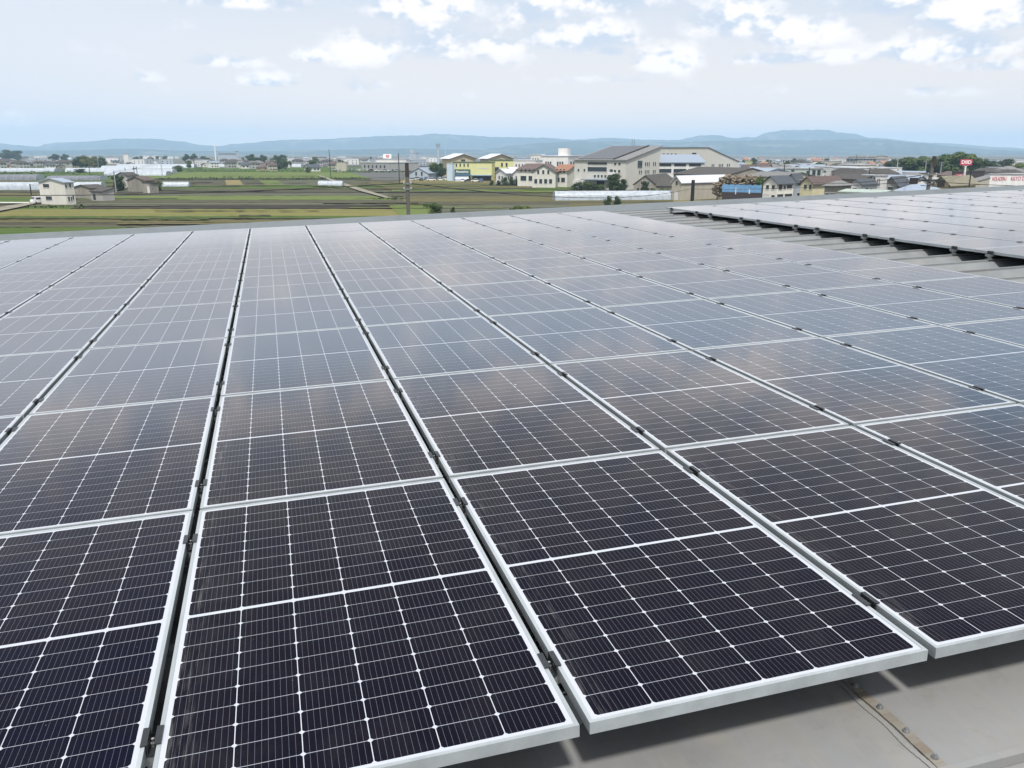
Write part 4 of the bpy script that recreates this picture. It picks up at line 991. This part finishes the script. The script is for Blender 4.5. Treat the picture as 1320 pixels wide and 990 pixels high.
T('leafy green bush just beyond the roof edge, right of the thick pole', 558.5, 178, 22, 259.5, 'mid', cat='bush', name='shrub', shrub=True)
T('tiny dark bush on the ploughed field right of the leafy bush', 584.5, 178, 8, 266, 'dark', cat='bush', name='shrub', shrub=True)
T('wide flat leafy bush peeping over the roof edge at centre', 668, 172, 22, 263.8, 'mid', cat='bush', name='shrub', shrub=True); T('wide flat leafy bush peeping over the roof edge, right part', 681, 171, 20, 264.2, 'light', cat='bush', name='shrub', shrub=True)
T('dark round bush in front of the long greenhouse tunnel, left of two', 785, 196, 12, 251, 'dark', cat='bush', name='shrub', shrub=True); T('dark round bush in front of the long greenhouse tunnel, right of two', 794.5, 197, 13, 251.3, 'dark', cat='bush', name='shrub', shrub=True)
T('small leafy tree between the blue wall and the pale house', 979, 214, 15, 227, 'mid')
T('yellow green tree above the orange tiled roof', 1079, 420, 8, 216.5, 'light')
for px, w_, y_, kd, D, lb in ((1152, 20, 206.5, 'dark', 470, 'dark tree at the left end of the big grove'), (1170, 26, 203.8, 'mid', 460, 'broad tree with sunlit top, left part of the big grove'), (1190, 24, 202.5, 'mid', 455, 'broad tree behind the leaning pole in the big grove'),
                              (1203, 18, 205, 'dark', 450, 'darker tree in the dip of the big grove'), (1218, 26, 200, 'mid', 440, 'tall tree left of the grove summit'), (1235, 28, 197, 'mid', 430, 'tallest tree of the big grove'),
                              (1252, 26, 199.5, 'mid', 430, 'full tree right behind the red pole sign'), (1261, 16, 205, 'dark', 425, 'dark tree at the right end of the big grove'), (1280, 18, 208.5, 'dark', 520, 'low olive tree right of the big grove'),
                              (1297, 17, 206.2, 'dark', 500, 'round dark tree near the right edge of the view'), (1313, 18, 211.5, 'light', 480, 'bright green low tree at the right edge of the view')):
    T(lb, px, D, w_ * 1.3, y_ - 1.6, kd)
def hedge(label, xa, xb, yb, h_, kind='dark', dens=1.0):
    a, b = G(xa, yb), G(xb, yb); dv = b - a; L = dv.length; rnd = random.Random(int(xa * 7 + yb * 3)); mb = MB()
    n = int(min(2600, L * 9 * dens))
    hs = [rnd.uniform(.5, 1.1) for _ in range(int(L / 3) + 3)]
    for i in range(n):
        x = rnd.uniform(0, L); y = rnd.gauss(0, .8); hh_ = h_ * hs[int(x / 3)]
        z = rnd.uniform(.1, 1) * hh_ * max(.2, 1 - abs(y) / 2.4)
        c = Vector((x, y, z)); s = rnd.uniform(.18, .42); n_ = Vector((rnd.gauss(0, 1), rnd.gauss(0, 1), rnd.gauss(.4, 1))).normalized(); u = n_.orthogonal().normalized(); w = n_.cross(u)
        mb.add([c + u * s, c + w * s, c - u * s, c - w * s], [(0, 1, 2, 3)])
    o = mb.build('hedge', LEAF[kind], None, fix=False); o.location = (a.x, a.y, 0); o.rotation_euler = (0, 0, math.atan2(dv.y, dv.x)); tag(o, label, 'hedge'); return o
hedge('dark hedge running before the left greenhouse band', -60, 96, 224.4, 2.4, 'dark'); hedge('green hedge in front of the dark net house', -40, 150, 228.6, 1.8, 'mid')
hedge('dark hedge along the near side of the pale green field', 205, 470, 231.2, 1.3, 'dark'); hedge('hedge along the far side of the pale green field', 240, 395, 221.4, 2.6, 'mid')
hedge('long dark hedge before the car park', 428, 530, 222.6, 2.4, 'dark'); hedge('rough green bank beneath the white storehouse', 870, 940, 256, 1.2, 'mid'); hedge('weedy bank at the foot of the left white house', 30, 110, 268.5, .8, 'mid', .6)
hedge('green verge before the row of flats', 668, 740, 238.5, 1.0, 'mid'); hedge('weeds along the diagonal path', 480, 524, 257, .8, 'mid')
hedge('scrubby dark hedge behind the left village', -40, 95, 216.4, 2.6, 'mid'); hedge('low dark scrub by the small dark tree at the end of the field', 222, 262, 219.6, 3, 'dark')

# ------------------------------------------------------------------ poles and wires
M_CONC = pbr('pole_concrete', (.125, .12, .115), .8, var=.25, scale=3, stretch=(1, 1, .3)); M_POLEL = pbr('pole_pale', (.36, .37, .37), .7, var=.2, scale=2); M_BLK = pbr('cable_black', (.02, .02, .022), .6)
M_INS = pbr('insulator_white', (.6, .6, .58), .3)
def pole(label, px, D, ytop, r=.16, mat=None, cross=True, lean=0.0, cap=False, group=None, name='utility_pole', bands=()):
    root = empty(name, gpos(px, D), face_cam(px, D)); tag(root, label, 'pole', group); h_ = Z(ytop, D, px)
    MB().tube((-lean * h_, 0, 0), (0, 0, h_), r * 1.25, r, 12).build('post', mat or M_CONC, root)
    if cap: MB().tube((0, 0, h_ - .9), (0, 0, h_ + .05), r * 1.15, r * 1.1, 12).build('cap', WM['dark'], root)
    for zb in bands:
        MB().tube((-lean * (h_ - zb), 0, zb), (-lean * (h_ - zb), 0, zb + .12), r * 1.5, r * 1.5, 12).box(-r * 2.2, r * 2.2, -.04, .04, zb + .02, zb + .08).build('band', M_FOOT, root)
        for s in (-1, 1): MB().tube((s * r * 2.0, 0, zb + .08), (s * r * 2.0, 0, zb + .22), .035, .028, 8).build('insulator', M_INS, root)
    if cross:
        for k, zc_ in enumerate((h_ - .5, h_ - 1.4)):
            MB().box(-.9 + .2 * k, .9 - .2 * k, -r - .12, -r - .02, zc_ - .05, zc_ + .05).build('crossarm', M_FOOT, root)
            for s in (-.75, 0.4, .75): MB().tube((s, -r - .07, zc_ + .05), (s, -r - .07, zc_ + .28), .05, .035, 8).build('insulator', M_INS, root)
    return root
z_b = Z(236, 62, 526)
pole('thick dark concrete pole rising just beyond the middle of the roof edge', 529.0, 62, 211, .125, cross=False, cap=True, bands=(z_b - .1, Z(245, 62, 526)))
lp = pole('weathered leaning concrete pole with cables, above the right hand houses', 1189, 78, 202, .16, cross=False, lean=.07, bands=(Z(226, 78, 1187), Z(238, 78, 1187)), cap=True)
tb = MB(); hz2 = Z(233, 78, 1187)
tb.box(-1.1, .9, -.35, -.25, hz2, hz2 + .1).box(-1.8, -1.1, -.4, -.1, hz2 - .3, hz2 + .25).box(.5, 1.1, -.5, -.1, hz2 - .5, hz2 + .1); tb.build('cable_box', M_BLK, lp)
pole('short grey post beside the white storehouse', 892, 150, 232, .30, mat=M_CLAMP, cross=False)
for i, (px, D, y, lb) in enumerate(((148, 280, 220, 'slim pale pole beside the round dark tree'), (126.5, 640, 203, 'slim pole in front of the bamboo grove, right side'), (115, 480, 215, 'thin pole before the left greenhouses'), (172.5, 480, 214, 'thin pole behind the barn, left of a close pair'), (176, 490, 214.5, 'thin pole behind the barn, right of a close pair'),
                                  (208.5, 430, 206.5, 'pale thin pole in front of the far greenhouse block'), (161, 500, 216, 'thin pole above the peaked shed'), (38, 262, 237, 'thin wooden post left of the lone white house'), (514.5, 360, 197.5, 'dark slender pole left of the thick concrete pole, farther off'),
                                  (425.5, 480, 192.5, 'tall dark slender pole rising over the town at centre left'), (592, 560, 206, 'thin pole above the yellow shop roof'), (1156, 430, 204, 'thin pole by the left end of the big grove'), (1192.5, 400, 205, 'pale pole right beside the leaning one'),
                                  (1010, 300, 212, 'thin pole above the pale house roof'), (1042, 260, 216, 'dark thin pole before the mint block'), (1120, 300, 216, 'thin pole in the middle of the right hand town'), (1212, 350, 208.5, 'pale ladder-like pole before the grove'), (1247.5, 180, 219, 'slim pole right of the red pole sign'),
                                  (1087, 310, 224, 'thin grey pole by the orange roof'), (1103, 520, 199.5, 'pole with crossarms above the long grey factory'), (1168, 250, 228, 'dark bent pole before the peaked house'), (1195, 150, 231, 'short dark pole to the right of the leaning one'))):
    pole(lb, px, D, y, .16 if D > 200 else .12, mat=(M_POLEL if i in (0, 1, 5, 11, 12, 16) else M_CLAMP), cross=(i in (8, 9, 12, 15, 19, 16)))
def wire(label, a, b, sag=.6, r=.03, n=14, name='overhead_cable'):
    mb = MB(); a = Vector(a); b = Vector(b); pr = a
    for i in range(1, n + 1):
        k = i / n; q = a.lerp(b, k) - Vector((0, 0, sag * 4 * k * (1 - k))); mb.tube(pr, q, r, n=5, cap=False); pr = q
    return tag(mb.build(name, M_BLK), label, 'cable')
wire('black cable crossing the fields left of the thick pole', P(526, 236, 62), P(-160, 248.5, 78), .5, .034)
wire('black cable sagging from the thick pole towards the storehouse', P(526, 236, 62), P(892, 243, 150), 1.3, .034)
wire('black cable running on from the short grey post across the blue wall', P(892, 243.5, 150), P(1187, 234, 78), .3, .03)
wire('black cable from the leaning pole towards the white store, upper one', P(1187, 233, 78), P(1460, 238, 85), .3, .03)
wire('black cable from the leaning pole to the right, lower one', P(1187, 239, 78), P(1470, 236, 90), .6, .03)
wire('black cable passing left of the leaning pole above the white house', P(1187, 226, 78), P(1040, 233.5, 200), .6, .04)
rw = random.Random(8)
for k, (xa, ya, da, xb, yb, db) in enumerate([(1010, 213, 300, 1042, 217, 260), (1042, 217, 260, 1120, 217, 300), (1120, 217, 300, 1156, 206, 430), (1192, 206, 400, 1212, 209.5, 350), (1087, 225, 310, 1120, 218, 300), (1168, 229, 250, 1187, 228, 78), (1195, 232, 150, 1247, 221, 180), (1247, 221, 180, 1400, 224, 200), (148, 221, 280, 208.5, 208, 430), (38, 238, 262, 148, 222, 280)]):
    for j in range(2): wire('thin black cable strung between the town poles, span %s, %s strand' % (ORD[k + 1], ('upper', 'lower')[j]), P(xa, ya + j * 1.2, da), P(xb, yb + j * 1.2, db), rw.uniform(.4, .9), .035)
# tall slender structures on the horizon
def tower(label, px, D, ytop, r0, r1, mat, name='tower', head=None):
    root = empty(name, gpos(px, D)); tag(root, label, 'tower'); h_ = Z(ytop, D, px)
    MB().tube((0, 0, 0), (0, 0, h_), r0, r1, 12).build('shaft', mat, root)
    if head: MB().tube((0, 0, h_ - head[1]), (0, 0, h_ + .2), head[0] * .7, head[0], 12).build('tank', mat, root)
    return root
ct = tower('slim white chimney standing before the left hills', 278, 1500, 183.5, 1.1, .7, WM['white'], 'chimney')
hh_ = Z(183.5, 1500, 278)
tower('grey water tower with a wider head above the tan halls', 565, 900, 185.5, 1.5, 1.2, WM['bluegrey'], 'water_tower', (2.2, 3.2))
tower('faint slim mast right of the water tower', 574.5, 1500, 191.5, .8, .6, WM['bluegrey'], 'mast'); tower('faint radio mast beside the grove pair on the horizon', 378, 1500, 191.5, .7, .4, WM['bluegrey'], 'mast')
tower('slim grey mast on the long factory roof', 1117, 850, 195.5, .6, .3, WM['bluegrey'], 'mast'); tower('faint mast on the left horizon hills', 219, 1700, 187.5, .7, .4, WM['bluegrey'], 'mast')
# white house van, cars
def car_proto(col, van=False):
    m = pbr('car_paint_%d' % int(col[0] * 1000 + col[2] * 10), col, .25, .1); root = empty('parked_car', (0, 0, -60))
    prof_ = [(-2.1, .35), (-2.15, .75), (-1.3, .92), (1.7, .95), (2.1, .85), (2.1, .35)] if not van else [(-2.1, .4), (-2.15, .95), (-1.7, 1.1), (1.9, 1.9), (2.1, 1.8), (2.1, .4)]
    if van: prof_ = [(-2.1, .4), (-2.12, 1.0), (-1.85, 1.15), (-1.35, 1.85), (2.0, 1.9), (2.1, 1.7), (2.1, .4)]
    MB().prism(prof_, 'y', -.82, .82).build('body', m, root)
    if not van:
        MB().prism([(-1.25, .93), (-.6, 1.42), (1.0, 1.45), (1.65, .96)], 'y', -.72, .72).build('cabin_glass', M_GLASS, root); MB().prism([(-.65, 1.452), (-.55, 1.49), (.95, 1.52), (1.05, 1.47)], 'y', -.68, .68).build('roof', m, root)
    else:
        MB().prism([(-1.86, 1.2), (-1.42, 1.78), (-1.38, 1.78), (-1.82, 1.2)], 'y', -.74, .74).build('windscreen', M_GLASS, root); MB().box(-1.2, 1.8, -.835, -.822, 1.15, 1.65).build('side_window', M_GLASS, root)
    for sx in (-1.35, 1.3):
        for sy in (-.84, .66): MB().tube((sx, sy, .33), (sx, sy + .18, .33), .33, .33, 14).build('wheel', M_BLK, root)
    return remember(root)
cars = [('white', car_proto((.75, .75, .74))), ('silver', car_proto((.45, .46, .48))), ('dark', car_proto((.04, .045, .06))), ('blue', car_proto((.06, .12, .30)))]
van = car_proto((.74, .75, .76), True)
van.name = 'parked_van'; van.location = gpos(47.5, 218); van.rotation_euler = (0, 0, face_cam(47, 218) + .5); van.scale = (.85, .9, 1.0); tag(van, 'small white van parked at the left side of the lone white house', 'van')
rc = random.Random(12); fl = [0] * 4
lots = [(432 + i * 4.6, 640 - i * 2, 'before the long hedge') for i in range(18) if i % 5 != 3] + [(530 + i * 6.2, 400 + (i % 2) * 14, 'outside the blue grey hall and shop') for i in range(9)] + [(596 + i * 8, 385, 'in front of the yellow shop') for i in range(4)]
for px, D, where in lots:
    k = rc.choice([0, 0, 0, 1, 1, 2, 3]); cn, pr = cars[k]
    o = pr if not fl[k] else copy_tree(pr); fl[k] = 1
    o.location = gpos(px + rc.uniform(-1, 1), D); o.rotation_euler = (0, 0, face_cam(px, D) + rc.choice([0.2, 1.5, 1.7, .1])); tag(o, '%s car parked in the row %s, %s' % (cn, where, ('far left', 'left', 'middle', 'right', 'far right')[min(4, int((px - 432) / 18)) if 'hedge' in where else int(px) % 5 if 'outside' in where else 3]) if 'outside' not in where else '%s car %s from the left outside the blue grey hall' % (cn, ORD[1 + int((px - 530) / 6)]), 'car', '%s cars %s' % (cn, where))
for k in range(4):
    if not fl[k]: o = cars[k][1]; o.location = gpos(600, 392); tag(o, '%s car by the yellow shop entrance' % cars[k][0], 'car')

# blue sheet wall with scrap timber behind
bw = empty('blue_wall', gpos(931, 216), 0); a = gpos(931, 216); b = gpos(984, 210); dv = b - a; bw.rotation_euler = (0, 0, math.atan2(dv.y, dv.x)); L = dv.length; tag(bw, 'blue sheet metal yard wall with a black lower band, wood heaped behind it', 'wall')
ztp, zmd = Z(238, 213, 957), Z(248, 213, 957)
m = MB()
for i in range(int(L / .5)): m.box(i * .5, i * .5 + .49, 0, .06 + .03 * (i % 2), zmd, ztp - .12 * ((i * 7) % 3 == 0))
m.build('sheet', pbr('blue_sheet', (.17, .36, .62), .5, var=.3, scale=.8), bw); MB().box(0, L, .01, .05, 0, zmd - .003).build('lower_band', WM['dark'], bw)
for i in range(6): MB().tube((L * i / 5, .15, 0), (L * i / 5, .15, ztp + .2), .06).build('post', M_FOOT, bw)
MB().box(L * .33, L * .35, -.05, -.002, zmd - .5, ztp - .8).box(L * .66, L * .685, -.05, -.002, zmd - .3, ztp - 1.0).build('white_strip', WM['white'], bw)
lg = MB(); rl = random.Random(3); cols = []
for i in range(620):
    t_ = rl.random(); px = 921 + 62 * t_; D = 226 + rl.uniform(-4, 6)
    top = Z(226.5 + 3.5 * math.sin(px * .45) ** 2 + max(0, (932 - px) * .9) + max(0, px - 968) * .12, D, px); p = gpos(px, D); z = top * (rl.random() ** .35)
    L_ = rl.uniform(.6, 2.4); an = rl.uniform(0, 3.14); e_ = rl.uniform(-.5, .5); d_ = Vector((math.cos(an) * math.cos(e_), math.sin(an) * math.cos(e_), math.sin(e_))) * L_ / 2
    c_ = Vector((p.x, p.y, max(.3, z))); lg.tube(c_ - d_, c_ + d_, rl.uniform(.10, .30), n=7)
tag(lg.build('scrap_timber', pbr('scrap_wood', (.25, .205, .145), .9, var=.6, scale=.9, col2=(.12, .095, .07))), 'brown heap of logs and scrap timber piled behind the blue wall', 'timber', kind='stuff')

# ------------------------------------------------------------------ the spread-out town
def town_proto(wn, rn, kind, seed):
    rnd = random.Random(seed); root = empty('town_house', (0, 0, -80)); Lx, Ly, h_ = rnd.uniform(8, 12), rnd.uniform(6, 8.5), rnd.choice([3.2, 5.6, 5.8])
    w = MB(); rm = MB(); o = .6; ri = rnd.uniform(1.5, 2.4)
    if kind == 'gable':
        w.prism([(-Ly / 2, 0), (Ly / 2, 0), (Ly / 2, h_), (0, h_ + ri), (-Ly / 2, h_)], 'x', -Lx / 2, Lx / 2); sl = ri / (Ly / 2)
        for s in (-1, 1): rm.slab([(-Lx / 2 - o, s * (Ly / 2 + o), h_ - o * sl + .2), (Lx / 2 + o, s * (Ly / 2 + o), h_ - o * sl + .2), (Lx / 2 + o, s * .01, h_ + ri + .2), (-Lx / 2 - o, s * .01, h_ + ri + .2)], .18)
    elif kind == 'hip':
        w.box(-Lx / 2, Lx / 2, -Ly / 2, Ly / 2, 0, h_); a, b = Lx / 2 + o, Ly / 2 + o
        rm.add([(-a, -b, h_ + .02), (a, -b, h_ + .02), (a, b, h_ + .02), (-a, b, h_ + .02), (-Lx / 4, 0, h_ + ri), (Lx / 4, 0, h_ + ri)], [(0, 1, 5, 4), (1, 2, 5), (2, 3, 4, 5), (3, 0, 4), (3, 2, 1, 0)])
    else:
        Lx *= 1.9; Ly *= 1.7; h_ = 7; w.box(-Lx / 2, Lx / 2, -Ly / 2, Ly / 2, 0, h_); rm.box(-Lx / 2 - .2, Lx / 2 + .2, -Ly / 2 - .2, Ly / 2 + .2, h_ + .003, h_ + .4)
    w.build('wall', WM[wn], root); rm.build('roof', RM[rn], root)
    ww = MB()
    for s in (-1, 1):
        for f_ in (-.3, .05, .32):
            ww.box(f_ * Lx - .8, f_ * Lx + .8, s * (Ly / 2 + .02) - .02, s * (Ly / 2 + .02) + .02, 1.0, 2.3)
            if h_ > 5: ww.box(f_ * Lx - .7, f_ * Lx + .7, s * (Ly / 2 + .02) - .02, s * (Ly / 2 + .02) + .02, 3.9, 5.0)
    for s in (-1, 1): ww.box(s * (Lx / 2 + .02) - .02, s * (Lx / 2 + .02) + .02, -.8, .8, h_ - 1.9, h_ - .8)
    ww.build('windows', M_GLASS, root)
    return remember(root)
kinds = [('cream', 'slate', 'gable', 'cream slate-roofed gabled house'), ('white', 'grey', 'hip', 'white hip-roofed house'), ('beige', 'brown', 'gable', 'beige brown-roofed house'), ('grey', 'dark', 'hip', 'grey dark-roofed house'),
         ('tan', 'pinkbrown', 'hip', 'tan reddish-roofed house'), ('white', 'white', 'flat', 'white flat roofed block'), ('bluegrey', 'light', 'flat', 'blue grey flat block'), ('cream', 'orange', 'gable', 'cream orange-roofed house'), ('white', 'steel', 'gable', 'white blue-roofed house'), ('beige', 'light', 'flat', 'beige flat roofed hall'), ('dirty', 'dark', 'gable', 'old dark roofed house')]
protos = [town_proto(a, b, c, 30 + i) for i, (a, b, c, _) in enumerate(kinds)]
flg = [0] * len(kinds); rh = random.Random(21)
bands = [  # px range, depth range, how many, allowed kinds, where
    (0, 96, 690, 800, 18, (3, 10, 4, 2, 3, 10, 0), 'in the left hand village'), (-5, 100, 810, 1000, 18, (3, 10, 4, 3, 6, 1), 'at the back of the left hand village'),
    (0, 270, 1250, 2100, 34, (1, 5, 6, 3, 5, 9, 8), 'on the hazy left horizon'), (140, 275, 760, 1100, 12, (1, 3, 5, 6, 0), 'beyond the left greenhouses'),
    (262, 330, 700, 1000, 14, (1, 3, 0, 3, 8), 'left of the grove pair'), (312, 436, 560, 900, 26, (1, 3, 0, 4, 3, 2, 10), 'in front of the grove pair'), (370, 500, 900, 1900, 34, (1, 5, 6, 0, 4, 9, 8), 'on the horizon left of the rooftop sign'),
    (500, 720, 800, 2000, 22, (1, 5, 6, 8, 9), 'behind the yellow shop'), (950, 1142, 360, 560, 38, (0, 1, 2, 8, 6, 1, 9, 8, 5, 3), 'amid the right hand town'), (950, 1150, 560, 1500, 46, (1, 5, 6, 3, 4, 9, 8, 7), 'deep in the right hand town'),
    (1140, 1215, 225, 330, 10, (0, 1, 3, 8, 6), 'around the leaning pole'), (1090, 1145, 270, 350, 7, (0, 1, 3, 2), 'behind the white house'), (1265, 1330, 330, 460, 8, (9, 1, 3), 'behind the white store'), (1262, 1330, 520, 900, 7, (5, 9, 6), 'on the far right horizon'), (935, 1000, 330, 430, 6, (4, 8, 2), 'behind the blue roofed hall')]
for x0, x1, d0, d1, n, ks, where in bands:
    placed = []
    for i in range(n):
        for tr in range(12):
            px = rh.uniform(x0, x1); D = d0 + (d1 - d0) * rh.random() ** .9; p = gpos(px, D)
            if all((p - q).length > 13 for q in placed): break
        placed.append(p); k = rh.choice(ks); o = protos[k] if not flg[k] else copy_tree(protos[k]); flg[k] = 1
        o.location = p; o.rotation_euler = (0, 0, rh.choice([.35, .5, 1.9, 2.1]) + rh.uniform(-.12, .12)); s_ = rh.uniform(.7, .95); o.scale = (s_, s_, s_)
        side = ('left', 'middle', 'right')[min(2, int(3 * (px - x0) / (x1 - x0)))]; back = 'nearer' if D < (d0 + d1) / 2 else 'farther'
        tag(o, '%s %s %s, %s' % (back, kinds[k][3], where, side), 'house' if kinds[k][2] != 'flat' else 'building', '%ss %s' % (kinds[k][3], where))
for i in range(46):
    x0, x1, d0, d1, w_ = rh.choice([(0, 275, 700, 1700, 'left'), (300, 520, 650, 1500, 'central'), (950, 1140, 330, 1000, 'right'), (1140, 1325, 300, 700, 'right')]); px = rh.uniform(x0, x1); D = rh.uniform(d0, d1)
    T('%s %s tree among the roofs of the %s town, %s' % (rh.choice(['small', 'tiny']), 'hazy' if D > 750 else 'dark', w_, ('left', 'middle', 'right')[min(2, int(3 * (px - x0) / (x1 - x0)))]), px, D, rh.uniform(5, 9) / m_at(D) * 1.0, 197 + (12.5 - rh.uniform(4, 8)) * 1165 / D, rh.choice(['dark', 'dark', 'mid']), group='small trees among the %s roofs' % w_)
# unused prototypes are taken out again
for n_ in [o.name for o in bpy.data.objects if o.parent is None and o.type == 'EMPTY' and 'label' not in o]:
    o = bpy.data.objects[n_]
    for ch in [c.name for c in o.children]: bpy.data.objects.remove(bpy.data.objects[ch])
    bpy.data.objects.remove(o)
print('OBJS', len(S.objects), 'panels', sum(o.name.startswith('solar_panel') for o in S.objects), 'clamps', sum(o.name.startswith('panel_clamp') for o in S.objects), 'houses', sum(o.name.startswith('town_house') for o in S.objects), 'spots', len(spots))
